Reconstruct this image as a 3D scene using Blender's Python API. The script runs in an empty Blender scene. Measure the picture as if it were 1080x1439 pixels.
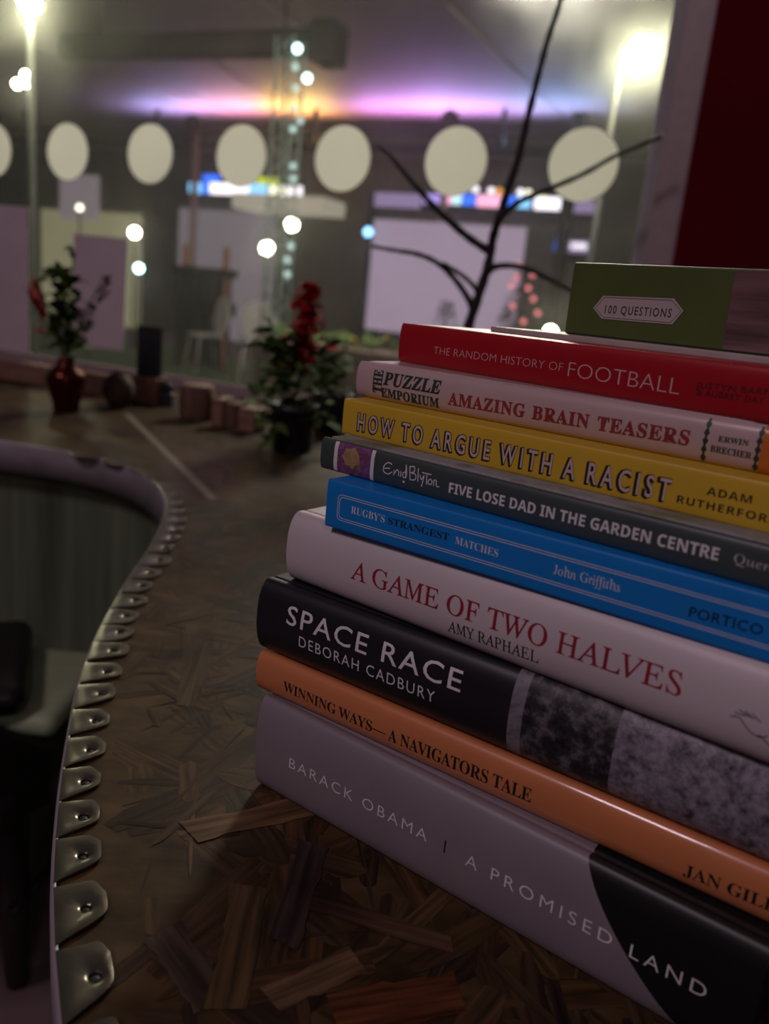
import bpy, bmesh, math, random
import numpy as np
from mathutils import Vector, Matrix
random.seed(7)
scene = bpy.context.scene
C = scene.collection
rad = math.radians

# ------------------------------------------------------------------ camera, world, lights, exposure
W, H, FPX = 1080.0, 1439.0, 1140.0
PITCH, ROLL, CAMZ = rad(14.48), rad(5.57), 1.02
CT = 0.75                                            # counter top height
CAM = Vector((0, 0, CAMZ))
FW = Vector((0, math.cos(PITCH), -math.sin(PITCH)))
_u = Vector((0, math.sin(PITCH), math.cos(PITCH)))
_x = Vector((1, 0, 0))
XR = _x * math.cos(ROLL) + _u * math.sin(ROLL)
UR = _u * math.cos(ROLL) - _x * math.sin(ROLL)
cd = bpy.data.cameras.new('camera')
cd.sensor_fit = 'VERTICAL'; cd.sensor_height = 36.0; cd.lens = FPX / H * 36.0
cd.dof.use_dof = True; cd.dof.focus_distance = 0.41; cd.dof.aperture_fstop = 6.3
cd.dof.aperture_blades = 0
cd.clip_start = 0.01; cd.clip_end = 200
cam = bpy.data.objects.new('camera', cd); C.objects.link(cam)
cam.matrix_world = Matrix(((XR.x, UR.x, -FW.x, CAM.x), (XR.y, UR.y, -FW.y, CAM.y), (XR.z, UR.z, -FW.z, CAM.z), (0, 0, 0, 1)))
scene.camera = cam

world = bpy.data.worlds.new('world'); scene.world = world; world.use_nodes = True
world.node_tree.nodes['Background'].inputs[0].default_value = (0.30, 0.235, 0.27, 1)
world.node_tree.nodes['Background'].inputs[1].default_value = 0.065

def area(name, loc, target, size, power, color, sy=None, spread=180):
    l = bpy.data.lights.new(name, 'AREA'); l.energy = power; l.color = color
    l.size = size
    if sy: l.shape = 'RECTANGLE'; l.size_y = sy
    l.spread = rad(spread)
    o = bpy.data.objects.new(name, l); C.objects.link(o); o.location = loc
    o.rotation_euler = (Vector(target) - Vector(loc)).to_track_quat('-Z', 'Y').to_euler()
    return o
def point(name, loc, power, color, r=0.05):
    l = bpy.data.lights.new(name, 'POINT'); l.energy = power; l.color = color; l.shadow_soft_size = r
    o = bpy.data.objects.new(name, l); C.objects.link(o); o.location = loc
    return o
# the cafe's own dim lights
area('room_light_side', (-1.9, -1.4, 3.7), (0.1, 0.5, 0.85), 0.6, 26.0, (1.0, 0.78, 0.88))
area('room_light_back', (0.5, -1.9, 2.2), (0.2, 0.6, 0.9), 0.22, 3.5, (1.0, 0.76, 0.86))

scene.view_settings.view_transform = 'Standard'
scene.view_settings.look = 'None'
scene.view_settings.exposure = 0.0
scene.view_settings.gamma = 1.0
scene.view_settings.use_curve_mapping = False
scene.cycles.use_denoising = True
scene.cycles.max_bounces = 10
scene.cycles.transparent_max_bounces = 24
scene.cycles.sample_clamp_indirect = 6.0
scene.cycles.caustics_reflective = False
scene.cycles.caustics_refractive = False

def ray(px, py):
    return FW + XR * ((px - W / 2) / FPX) - UR * ((py - H / 2) / FPX)
def on_z(px, py, z=CT):
    d = ray(px, py); return CAM + d * ((z - CAMZ) / d.z)
def at_y(px, py, Y):
    d = ray(px, py); return CAM + d * (Y / d.y)

# the window plane
WYAW = rad(-22.8)
WU = Vector((math.cos(WYAW), math.sin(WYAW), 0)); WN = Vector((-math.sin(WYAW), math.cos(WYAW), 0))
WP = Vector((-0.9238, 2.2878, CAMZ + 0.3020))
def on_win(px, py, off=0.0):
    d = ray(px, py); return CAM + d * ((WN.dot(WP - CAM) + off) / WN.dot(d))
def win_s(p): return (p - WP).dot(WU)

# ------------------------------------------------------------------ materials
MATS = {}
def mat(name, col, rough=0.5, metal=0.0, var=0.12, scale=40.0, bump=0.0, spec=0.5, coat=0.0, emit=None, estr=0.0, trans=0.0, stretch=None):
    if name in MATS: return MATS[name]
    m = bpy.data.materials.new(name); m.use_nodes = True; MATS[name] = m
    nt = m.node_tree; b = nt.nodes['Principled BSDF']
    b.inputs['Roughness'].default_value = rough; b.inputs['Metallic'].default_value = metal
    b.inputs['Specular IOR Level'].default_value = spec
    b.inputs['Coat Weight'].default_value = coat; b.inputs['Coat Roughness'].default_value = 0.12
    tc = nt.nodes.new('ShaderNodeTexCoord'); mp = nt.nodes.new('ShaderNodeMapping')
    if stretch: mp.inputs['Scale'].default_value = stretch
    nz = nt.nodes.new('ShaderNodeTexNoise'); nz.inputs['Scale'].default_value = scale; nz.inputs['Detail'].default_value = 4
    nt.links.new(tc.outputs['Object'], mp.inputs[0]); nt.links.new(mp.outputs[0], nz.inputs['Vector'])
    r = nt.nodes.new('ShaderNodeValToRGB')
    r.color_ramp.elements[0].position = 0.3; r.color_ramp.elements[1].position = 0.7
    r.color_ramp.elements[0].color = (*[c * (1 - var) for c in col], 1)
    r.color_ramp.elements[1].color = (*[min(1, c * (1 + var)) for c in col], 1)
    nt.links.new(nz.outputs['Fac'], r.inputs[0]); nt.links.new(r.outputs[0], b.inputs['Base Color'])
    if bump:
        bp = nt.nodes.new('ShaderNodeBump'); bp.inputs['Strength'].default_value = bump; bp.inputs['Distance'].default_value = 0.002
        nt.links.new(nz.outputs['Fac'], bp.inputs['Height']); nt.links.new(bp.outputs[0], b.inputs['Normal'])
    if emit:
        b.inputs['Emission Color'].default_value = (*emit, 1); b.inputs['Emission Strength'].default_value = estr
    return m
def nodes_of(m): return m.node_tree.nodes, m.node_tree.links, m.node_tree.nodes['Principled BSDF']
def math_node(nt, op, a, b=None):
    n = nt.nodes.new('ShaderNodeMath'); n.operation = op
    for i, v in enumerate((a, b)):
        if v is None: continue
        if isinstance(v, (int, float)): n.inputs[i].default_value = v
        else: nt.links.new(v, n.inputs[i])
    return n.outputs[0]

# ------------------------------------------------------------------ mesh helpers
class MB:
    def __init__(s): s.bm = bmesh.new(); s.mi = 0
    def face(s, pts, mi=None):
        vs = [s.bm.verts.new(p) for p in pts]
        f = s.bm.faces.new(vs); f.material_index = s.mi if mi is None else mi
        return f
    def box(s, lo, hi, M=None, bevel=0.0, mi=None, seg=2):
        r = bmesh.ops.create_cube(s.bm, size=1.0)
        vs = r['verts']
        lo = Vector(lo); hi = Vector(hi)
        for v in vs:
            v.co = Vector((lo[i] + (v.co[i] + 0.5) * (hi[i] - lo[i]) for i in range(3)))
        fs = list({f for v in vs for f in v.link_faces})
        for f in fs: f.material_index = s.mi if mi is None else mi
        if bevel:
            es = list({e for v in vs for e in v.link_edges})
            rb = bmesh.ops.bevel(s.bm, geom=es, offset=bevel, segments=seg, affect='EDGES', profile=0.5)
            vs = list({v for f in rb['faces'] for v in f.verts} | {v for v in vs if v.is_valid})
            for f in {f for v in vs for f in v.link_faces}: f.material_index = s.mi if mi is None else mi
        if M is not None:
            for v in vs: v.co = M @ v.co
    def tube(s, pts, r, n=8, cap=True, mi=None):
        pts = [Vector(p) for p in pts]
        rs = r if isinstance(r, (list, tuple)) else [r] * len(pts)
        rings = []; prev = None
        for i, p in enumerate(pts):
            t = (pts[min(i + 1, len(pts) - 1)] - pts[max(i - 1, 0)])
            t.normalize()
            if prev is None:
                a = Vector((0, 0, 1)) if abs(t.z) < 0.9 else Vector((1, 0, 0))
                e1 = t.cross(a).normalized()
            else:
                e1 = (prev - t * prev.dot(t)).normalized()
            prev = e1; e2 = t.cross(e1)
            rings.append([s.bm.verts.new(p + (e1 * math.cos(2 * math.pi * k / n) + e2 * math.sin(2 * math.pi * k / n)) * rs[i]) for k in range(n)])
        m = s.mi if mi is None else mi
        for a, b in zip(rings, rings[1:]):
            for k in range(n):
                f = s.bm.faces.new((a[k], a[(k + 1) % n], b[(k + 1) % n], b[k])); f.material_index = m; f.smooth = True
        if cap:
            f = s.bm.faces.new(rings[0][::-1]); f.material_index = m
            f = s.bm.faces.new(rings[-1]); f.material_index = m
    def lathe(s, prof, loc=(0, 0, 0), n=28, mi=None):
        loc = Vector(loc); m = s.mi if mi is None else mi
        rings = []
        for r, z in prof:
            rings.append([s.bm.verts.new(loc + Vector((r * math.cos(2 * math.pi * k / n), r * math.sin(2 * math.pi * k / n), z))) for k in range(n)])
        for a, b in zip(rings, rings[1:]):
            for k in range(n):
                f = s.bm.faces.new((a[k], a[(k + 1) % n], b[(k + 1) % n], b[k])); f.material_index = m; f.smooth = True
        s.bm.faces.new(rings[0][::-1]).material_index = m
        s.bm.faces.new(rings[-1]).material_index = m
    def ball(s, c, r, u=14, v=9, sc=(1, 1, 1), mi=None):
        q = bmesh.ops.create_uvsphere(s.bm, u_segments=u, v_segments=v, radius=r)
        for vt in q['verts']:
            vt.co = Vector(c) + Vector((vt.co.x * sc[0], vt.co.y * sc[1], vt.co.z * sc[2]))
        for f in {f for vt in q['verts'] for f in vt.link_faces}:
            f.smooth = True; f.material_index = s.mi if mi is None else mi
    def prism(s, poly, d, mi=None):
        """closed planar outline (list of Vectors) given thickness along the vector d"""
        m = s.mi if mi is None else mi
        d = Vector(d); a = [s.bm.verts.new(p) for p in poly]; b = [s.bm.verts.new(Vector(p) + d) for p in poly]
        s.bm.faces.new(a).material_index = m; s.bm.faces.new(b[::-1]).material_index = m
        k = len(a)
        for i in range(k):
            s.bm.faces.new((a[i], b[i], b[(i + 1) % k], a[(i + 1) % k])).material_index = m
    def build(s, name, mats, parent=None, smooth=None):
        bmesh.ops.recalc_face_normals(s.bm, faces=s.bm.faces[:])
        me = bpy.data.meshes.new(name); s.bm.to_mesh(me); s.bm.free()
        for m in (mats if isinstance(mats, (list, tuple)) else [mats]): me.materials.append(m)
        if smooth is not None:
            for p in me.polygons: p.use_smooth = True
            try: me.set_sharp_from_angle(angle=rad(smooth))
            except Exception: pass
        o = bpy.data.objects.new(name, me); C.objects.link(o)
        if parent is not None: o.parent = parent
        return o
def tag(o, label, cat, group=None, kind=None):
    o['label'] = label; o['category'] = cat
    if group: o['group'] = group
    if kind: o['kind'] = kind
    return o
def empty(name, loc=(0, 0, 0), rz=0.0):
    o = bpy.data.objects.new(name, None); o.empty_display_size = 0.05; C.objects.link(o)
    o.location = loc; o.rotation_euler = (0, 0, rz); return o
def struct(o): o['kind'] = 'structure'; return o
def catmull(pts, n=6):
    pts = [Vector(p) for p in pts]; out = []
    for i in range(len(pts) - 1):
        p0, p1, p2, p3 = pts[max(i - 1, 0)], pts[i], pts[i + 1], pts[min(i + 2, len(pts) - 1)]
        for k in range(n):
            t = k / n
            out.append(0.5 * ((2 * p1) + (p2 - p0) * t + (2 * p0 - 5 * p1 + 4 * p2 - p3) * t * t + (3 * p1 - p0 - 3 * p2 + p3) * t ** 3))
    out.append(pts[-1]); return out

# ------------------------------------------------------------------ setting: floor, counter, window, walls
m_floor = mat('floor_vinyl', (0.22, 0.145, 0.15), 0.35, var=0.25, scale=6)
b = MB(); b.box((-4, -3, -0.06), (3, 2.9, 0.0)); struct(b.build('floor', m_floor))

BAY = [(-0.02, 0.10), (-0.065, 0.175), (-0.101, 0.242), (-0.130, 0.304), (-0.155, 0.370), (-0.177, 0.438), (-0.198, 0.511), (-0.215, 0.597),
       (-0.229, 0.70), (-0.239, 0.80), (-0.251, 0.88), (-0.266, 0.955), (-0.287, 1.017), (-0.314, 1.072), (-0.350, 1.125), (-0.397, 1.172),
       (-0.451, 1.206), (-0.52, 1.232), (-0.613, 1.252), (-0.75, 1.272), (-0.95, 1.29), (-1.3, 1.30), (-2.0, 1.30)]
BAYC = catmull([(x, y, 0) for x, y in BAY], 5)
def win_at(x, off=0.0):               # y of the window plane at x
    return (WN.dot(WP) + off - WN.x * x) / WN.y

m_osb = mat('osb_varnished', (0.060, 0.036, 0.015), 0.55, var=0.6, scale=26, bump=0.35, coat=0.06, spec=0.12, stretch=(1, 1.8, 1))
counter = empty('counter')
tag(counter, 'varnished strand board counter curving round a bay by the window', 'counter')
b = MB()
xj = WP.x + WU.x * 1.509
out = [(-2.0, win_at(-2.0, -0.012)), (xj, win_at(xj, -0.012)), (xj, win_at(xj, -0.066)), (1.4, win_at(1.4, -0.066)), (1.4, -0.15), (0.06, -0.15)]
poly = [Vector((p.x, p.y, CT)) for p in BAYC] + [Vector((x, y, CT)) for x, y in out]
b.prism(poly, (0, 0, -0.04))
bmesh.ops.triangulate(b.bm, faces=[f for f in b.bm.faces if len(f.verts) > 4])
b.build('counter_top', m_osb, counter)

# pressed wood strands of the board surface
m_strand = bpy.data.materials.new('wood_strands'); m_strand.use_nodes = True
nt = m_strand.node_tree; pb = nt.nodes['Principled BSDF']
at = nt.nodes.new('ShaderNodeAttribute'); at.attribute_name = 'tint'
at2 = nt.nodes.new('ShaderNodeUVMap')
mp = nt.nodes.new('ShaderNodeMapping'); mp.inputs['Scale'].default_value = (6, 90, 1)
nz = nt.nodes.new('ShaderNodeTexNoise'); nz.inputs['Scale'].default_value = 1.0; nz.inputs['Detail'].default_value = 5
mx = nt.nodes.new('ShaderNodeMix'); mx.data_type = 'RGBA'; mx.blend_type = 'MULTIPLY'; mx.inputs[0].default_value = 0.75
rp = nt.nodes.new('ShaderNodeValToRGB'); rp.color_ramp.elements[0].color = (0.22, 0.2, 0.19, 1); rp.color_ramp.elements[1].color = (1.45, 1.35, 1.25, 1)
rp.color_ramp.elements[0].position = 0.35; rp.color_ramp.elements[1].position = 0.65
nt.links.new(at2.outputs[0], mp.inputs[0]); nt.links.new(mp.outputs[0], nz.inputs['Vector']); nt.links.new(nz.outputs['Fac'], rp.inputs[0])
nt.links.new(at.outputs['Color'], mx.inputs[6]); nt.links.new(rp.outputs[0], mx.inputs[7])
tcs = nt.nodes.new('ShaderNodeTexCoord'); ns2 = nt.nodes.new('ShaderNodeTexNoise'); ns2.inputs['Scale'].default_value = 9; ns2.inputs['Detail'].default_value = 6
rs2 = nt.nodes.new('ShaderNodeValToRGB'); rs2.color_ramp.elements[0].position = 0.35; rs2.color_ramp.elements[0].color = (0.42, 0.40, 0.40, 1); rs2.color_ramp.elements[1].position = 0.62; rs2.color_ramp.elements[1].color = (1.15, 1.1, 1.0, 1)
mx2 = nt.nodes.new('ShaderNodeMix'); mx2.data_type = 'RGBA'; mx2.blend_type = 'MULTIPLY'; mx2.inputs[0].default_value = 1.0
nt.links.new(tcs.outputs['Object'], ns2.inputs['Vector']); nt.links.new(ns2.outputs['Fac'], rs2.inputs[0])
nt.links.new(mx.outputs[2], mx2.inputs[6]); nt.links.new(rs2.outputs[0], mx2.inputs[7]); nt.links.new(mx2.outputs[2], pb.inputs['Base Color'])
bp = nt.nodes.new('ShaderNodeBump'); bp.inputs['Strength'].default_value = 0.35; bp.inputs['Distance'].default_value = 0.0008
nt.links.new(nz.outputs['Fac'], bp.inputs['Height']); nt.links.new(bp.outputs[0], pb.inputs['Normal'])
pb.inputs['Roughness'].default_value = 0.55; pb.inputs['Coat Weight'].default_value = 0.06; pb.inputs['Coat Roughness'].default_value = 0.15; pb.inputs['Specular IOR Level'].default_value = 0.12
def bay_dist(x, y):
    # distance outside the bay edge (positive on the board)
    best = 9; sgn = 1
    for a, c in zip(BAYC, BAYC[1:]):
        d = c - a; q = Vector((x, y, 0)) - a; t = max(0, min(1, q.dot(d) / d.length_squared)); w = q - d * t
        if w.length < best: best = w.length; sgn = 1 if d.x * w.y - d.y * w.x < 0 else -1
    return best * sgn
rng = random.Random(3)
bm = bmesh.new(); cl = bm.loops.layers.float_color.new('tint'); uvl = bm.loops.layers.uv.new('UVMap')
TINTS = [(0.105, 0.064, 0.032), (0.085, 0.053, 0.03), (0.07, 0.043, 0.028), (0.055, 0.035, 0.024), (0.115, 0.075, 0.036), (0.09, 0.052, 0.025), (0.045, 0.030, 0.021), (0.075, 0.050, 0.028), (0.105, 0.056, 0.03)]
def strand(x, y, a, L, wd, z, tint, big=False):
    ca, sa = math.cos(a), math.sin(a); n = 9
    up, dn = [], []
    bend = rng.uniform(-0.08, 0.08)
    for i in range(n + 1):
        t = i / n; s = (t - 0.5) * L
        tap = 1.0 if 1 < i < n - 1 else (rng.uniform(0.75, 0.95) if 0 < i < n else rng.uniform(0.05, 0.7))
        if big: tap = rng.uniform(0.85, 1.0)
        o = bend * L * (t - 0.5) ** 2
        sk_ = rng.uniform(-.02, .02) if 0 < i < n or not big else rng.uniform(-.07, .07)
        up.append((s + sk_ * L, o + wd / 2 * tap * rng.uniform(0.8, 1.1))); dn.append((s + rng.uniform(-.02, .02) * L, o - wd / 2 * tap * rng.uniform(0.85, 1.1)))
    loop = up + dn[::-1]
    vs = [bm.verts.new((x + px * ca - py * sa, y + px * sa + py * ca, z)) for px, py in loop]
    f = bm.faces.new(vs)
    ou, ov = rng.uniform(0, 50), rng.uniform(0, 50)
    for l, (px, py) in zip(f.loops, loop):
        l[cl] = (*tint, 1); l[uvl].uv = (px * 3 + ou, py * 3 + ov)
cnt = 0
while cnt < 4200:
    x = rng.uniform(-1.5, 0.55); y = rng.uniform(0.05, 2.3)
    if rng.random() > (1.0 if y < 1.1 else 0.5): continue
    L = rng.choice((0.03, 0.05, 0.07, 0.09, 0.11)) * rng.uniform(0.7, 1.2); wd = min(L * 0.3, rng.choice((0.002, 0.005, 0.009, 0.013, 0.018)) * rng.uniform(0.7, 1.2))
    if bay_dist(x, y) < L * 0.55 + 0.004 or y > win_at(x) - 0.09: continue
    t = rng.choice(TINTS); k = rng.uniform(0.55, 0.95)
    strand(x, y, rng.uniform(0, math.pi), L, wd, CT + 0.00005 + 0.00035 * rng.random(), tuple(c * k for c in t)); cnt += 1
# the large strands that stand out beside the stack of books
for px, py, px2, py2, wd, t in ((318, 1420, 352, 1250, 0.020, (0.10, 0.066, 0.032)), (268, 1170, 470, 1125, 0.020, (0.13, 0.078, 0.045)),
                                (395, 1330, 440, 1190, 0.017, (0.06, 0.040, 0.040)), (470, 1425, 640, 1395, 0.022, (0.14, 0.05, 0.022)), (380, 1405, 505, 1350, 0.016, (0.14, 0.09, 0.05)),
                                (230, 1310, 300, 1410, 0.018, (0.06, 0.042, 0.035)), (430, 1265, 640, 1330, 0.012, (0.09, 0.05, 0.035))):
    a, c = on_z(px, py), on_z(px2, py2); d = c - a
    strand((a.x + c.x) / 2, (a.y + c.y) / 2, math.atan2(d.y, d.x), d.length, wd, CT + 0.00047 + 0.00004 * (cnt % 9), t, True); cnt += 1
me = bpy.data.meshes.new('wood_strands'); bm.to_mesh(me); bm.free(); me.materials.append(m_strand)
o = bpy.data.objects.new('wood_strands', me); C.objects.link(o); o.parent = counter; o['kind'] = 'stuff'
# board seam
m_seam = mat('seam_filler', (0.17, 0.14, 0.095), 0.5)
b = MB(); p0, p1 = on_z(178, 582), on_z(300, 702); d = (p1 - p0).normalized(); w = Vector((-d.y, d.x, 0)) * 0.006
b.prism([p0 + w, p1 + w, p1 - w, p0 - w], (0, 0, 0.0008)); b.build('board_seam', m_seam, counter)
# panel under the counter
m_panel = mat('panel_green', (0.13, 0.155, 0.10), 0.3, var=0.4, scale=5, stretch=(6, 6, 0.4))  # reflections put into the colour as upright streaks
b = MB(); OUT = []
for i, p in enumerate(BAYC):
    t = (BAYC[min(i + 1, len(BAYC) - 1)] - BAYC[max(i - 1, 0)]).normalized(); OUT.append(Vector((t.y, -t.x, 0)))
lo = [p + n * 0.035 for p, n in zip(BAYC, OUT)]
for i in range(len(lo) - 1):
    for (za, zb) in ((0.0, CT - 0.04),):
        for off in (0, 0.012):
            a0 = lo[i] + OUT[i] * off; a1 = lo[i + 1] + OUT[i + 1] * off
            f = b.face([a0 + Vector((0, 0, za)), a1 + Vector((0, 0, za)), a1 + Vector((0, 0, zb)), a0 + Vector((0, 0, zb))]); f.smooth = True
bmesh.ops.remove_doubles(b.bm, verts=b.bm.verts[:], dist=1e-5)
b.build('front_panel', m_panel, counter)

# metal edging: a band with tabs folded over the board and screwed down
m_metal = mat('galvanised_metal', (0.15, 0.14, 0.108), 0.27, metal=0.75, var=0.18, scale=60, bump=0.12)
m_hole = mat('screw_dark', (0.03, 0.028, 0.025), 0.5, metal=0.5)
edging = counter; EO = Vector((0, 0, 0))
b = MB()
prof = [(0.001, 0.0016), (-0.0006, 0.0012), (-0.0016, -0.0008), (-0.0018, -0.006), (-0.0018, -0.046), (-0.0004, -0.046), (-0.0004, -0.004)]
rings = []
for p, n in zip(BAYC, OUT):
    rings.append([b.bm.verts.new(Vector((p.x, p.y, CT)) + n * o_ + Vector((0, 0, z)) - EO) for o_, z in prof])
for ra, rb in zip(rings, rings[1:]):
    k = len(prof)
    for i in range(k):
        f = b.bm.faces.new((ra[i], ra[(i + 1) % k], rb[(i + 1) % k], rb[i])); f.smooth = True
b.build('edge_band', mat('dull_zinc', (0.40, 0.35, 0.38), 0.5, metal=0.25, var=0.15, scale=25), edging)
HOLES = [(-0.078, 0.226), (-0.096, 0.262), (-0.113, 0.297), (-0.127, 0.330), (-0.138, 0.359), (-0.148, 0.388), (-0.157, 0.419), (-0.166, 0.452), (-0.174, 0.484), (-0.182, 0.517), (-0.19, 0.551),
         (-0.196, 0.583), (-0.202, 0.616), (-0.206, 0.651), (-0.211, 0.688), (-0.215, 0.724), (-0.218, 0.762), (-0.223, 0.801), (-0.227, 0.838), (-0.232, 0.873), (-0.239, 0.909), (-0.249, 0.947), (-0.261, 0.985), (-0.276, 1.022), (-0.297, 1.062), (-0.328, 1.10), (-0.366, 1.139), (-0.412, 1.172), (-0.466, 1.197)]
for i, (hx, hy) in enumerate(HOLES):
    h = Vector((hx, hy, 0))
    j = min(range(len(BAYC)), key=lambda k: (BAYC[k] - h).length)
    n = OUT[j]; t = Vector((-n.y, n.x, 0))
    root = h - n * (h - BAYC[j]).dot(n)
    prv = Vector((*HOLES[max(i - 1, 0)], 0)); nx = Vector((*HOLES[min(i + 1, len(HOLES) - 1)], 0))
    pitch = (nx - prv).length / (2 if 0 < i < len(HOLES) - 1 else 1)
    Lh = (h - root).dot(n); L = Lh * rng.uniform(1.5, 1.72); hw = pitch * 0.5 * rng.uniform(0.9, 0.98)
    tipw = hw * rng.uniform(0.42, 0.6); sk = rng.uniform(-0.1, 0.25) * hw; sharp = rng.random() < 0.5
    outl = [(0.0, -hw), (L * 0.3, -hw * 0.98), (L * 0.62, -hw * 0.9), (L * 0.86, -tipw * 1.25), (L * 0.97, -tipw * 0.75 + sk), (L, sk), (L * 0.98, tipw * 0.7 + sk), (L * 0.88, tipw * 1.2), (L * 0.6, hw * 0.78), (L * 0.3, hw * 0.93), (0.0, hw)]
    if i < 11:
        c1, c2 = rng.uniform(0.35, 0.62), rng.uniform(0.74, 0.9)
        outl = [(0.0, -hw), (L * 0.3, -hw * 0.80), (L * 0.62, -hw * 0.60), (L * 0.86, -hw * 0.40), (L * 0.985, -hw * 0.22), (L, hw * 0.05), (L, hw * c1), (L * 0.985, hw * (c1 + 0.06)), (L * c2, hw * 0.93), (L * c2 - L * 0.1, hw * 0.96), (L * 0.3, hw * 0.96), (0.0, hw)]
    rot = rng.uniform(-0.05, 0.05)
    def w3(a, c, z): return Vector((root.x, root.y, CT)) + n * (a + 0.0) + t * (c + a * rot) + Vector((0, 0, z)) - EO
    b = MB(); bmx = b.bm; hr = 0.0026 * rng.uniform(0.9, 1.1)
    lift = rng.uniform(0.0006, 0.0013)
    def zz(a, c): return 0.0016 + lift * min(1, a / L) * 0.6 + 0.0004 * math.sin(math.pi * min(1, a / L)) + 0.00018 * rng.random()
    N = 22
    def outline_pt(fr):
        seg = fr * (len(outl) - 1); k = min(int(seg), len(outl) - 2); q = seg - k
        return (outl[k][0] * (1 - q) + outl[k + 1][0] * q, outl[k][1] * (1 - q) + outl[k + 1][1] * q)
    ring0 = [outline_pt(k / (N - 1)) for k in range(N)]
    # close the root side with a few points
    ring0 += [(0.0, hw * 0.5), (0.0, 0.0), (0.0, -hw * 0.5)]
    M_ = len(ring0)
    tops, lows = [], []
    for sc, dz in ((1.0, 0.0), (0.86, 0.0002), (None, 0.0003), ('h', -0.0003)):
        row = []
        for (a, c) in ring0:
            va, vc = a - Lh, c
            ang = math.atan2(vc, va)
            if sc == 'h': pa, pc = Lh + hr * math.cos(ang), hr * math.sin(ang)
            elif sc is None: pa, pc = Lh + hr * 1.6 * math.cos(ang), hr * 1.6 * math.sin(ang)
            else: pa, pc = Lh + va * sc, vc * sc
            row.append(bmx.verts.new(w3(pa, pc, zz(pa, pc) * (1 if sc != 'h' else 0.8) + dz)))
        tops.append(row)
    under = [bmx.verts.new(v.co - Vector((0, 0, 0.0011))) for v in tops[0]]
    low_h = [bmx.verts.new(Vector((v.co.x, v.co.y, CT - EO.z + 0.0005))) for v in tops[3]]
    rows = [under] + tops + [low_h]
    for ra, rb in zip(rows, rows[1:]):
        for k in range(M_):
            f = bmx.faces.new((ra[k], ra[(k + 1) % M_], rb[(k + 1) % M_], rb[k])); f.smooth = True
    tb = b.build('tab', m_metal, edging, smooth=50)
    b = MB(); b.lathe([(0.0001, 0.0013), (hr * 0.5, 0.0013), (hr * 0.98, 0.0007), (hr * 0.98, 0.0004)], w3(Lh, 0, 0), n=12)
    b.build('screw', m_hole, tb)

# window: panes of glass, frame, round stickers, papers
S0, S1, ZB, ZT = -1.6, 1.512, CT - 0.01, 2.7
def wp(s, z, off=0.0): return Vector((WP.x, WP.y, 0)) + WU * s + WN * off + Vector((0, 0, z))
WM = Matrix(((WU.x, WN.x, 0, WP.x), (WU.y, WN.y, 0, WP.y), (0, 0, 1, 0), (0, 0, 0, 1)))
m_glass = bpy.data.materials.new('dirty_glass'); m_glass.use_nodes = True
nt = m_glass.node_tree
for n_ in list(nt.nodes): nt.nodes.remove(n_)
outn = nt.nodes.new('ShaderNodeOutputMaterial'); tr = nt.nodes.new('ShaderNodeBsdfTransparent'); tr.inputs[0].default_value = (0.97, 0.98, 0.97, 1)
gl = nt.nodes.new('ShaderNodeBsdfGlossy'); gl.inputs['Roughness'].default_value = 0.01
fr = nt.nodes.new('ShaderNodeFresnel'); geo = nt.nodes.new('ShaderNodeNewGeometry')
nt.links.new(math_node(nt, 'ADD', math_node(nt, 'MULTIPLY', geo.outputs['Backfacing'], 1 / 1.45 - 1.45), 1.45), fr.inputs[0])
m1 = nt.nodes.new('ShaderNodeMixShader'); nt.links.new(fr.outputs[0], m1.inputs[0]); nt.links.new(tr.outputs[0], m1.inputs[1]); nt.links.new(gl.outputs[0], m1.inputs[2])
rf = nt.nodes.new('ShaderNodeBsdfRefraction'); rf.inputs['IOR'].default_value = 1.06; rf.inputs['Roughness'].default_value = 1.0; rf.inputs[0].default_value = (0.9, 0.9, 0.85, 1)
tl = nt.nodes.new('ShaderNodeBsdfTranslucent'); tl.inputs[0].default_value = (0.8, 0.8, 0.75, 1)
tc = nt.nodes.new('ShaderNodeTexCoord'); nz = nt.nodes.new('ShaderNodeTexNoise'); nz.inputs['Scale'].default_value = 9; nz.inputs['Detail'].default_value = 8
nt.links.new(tc.outputs['Object'], nz.inputs['Vector'])
rp = nt.nodes.new('ShaderNodeValToRGB'); rp.color_ramp.elements[0].position = 0.35; rp.color_ramp.elements[0].color = (0.03, 0.03, 0.03, 1); rp.color_ramp.elements[1].position = 0.75; rp.color_ramp.elements[1].color = (0.10, 0.10, 0.10, 1)
nt.links.new(nz.outputs['Fac'], rp.inputs[0])
m2 = nt.nodes.new('ShaderNodeMixShader'); nt.links.new(rp.outputs[0], m2.inputs[0]); nt.links.new(m1.outputs[0], m2.inputs[1]); nt.links.new(rf.outputs[0], m2.inputs[2])
m3 = nt.nodes.new('ShaderNodeMixShader'); m3.inputs[0].default_value = 0.013; nt.links.new(m2.outputs[0], m3.inputs[1]); nt.links.new(tl.outputs[0], m3.inputs[2])
nt.links.new(m3.outputs[0], outn.inputs[0])
window = struct(empty('window_1', wp(0, 0)))
window.rotation_euler = (0, 0, WYAW)
b = MB(); b.box((S0, 0.0, ZB), (S1, 0.006, ZT)); b.build('glass_pane', m_glass, window)
m_frame = mat('frame_mauve', (0.40, 0.30, 0.31), 0.45, var=0.06)
m_reveal = mat('frame_pale', (0.62, 0.56, 0.62), 0.5, var=0.06)
b = MB(); b.box((S1, -0.045, 0.0), (S1 + 0.056, 0.05, ZT + 0.1), bevel=0.003); b.build('window_frame', m_frame, window)
b = MB(); b.box((S1 - 0.03, 0.012, 0.0), (S1, 0.05, ZT)); b.build('outer_stop', m_reveal, window)
b = MB(); b.box((S0 - 0.06, -0.045, 0.0), (S0, 0.05, ZT + 0.1), bevel=0.003); b.build('window_frame', m_frame, window)
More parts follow.
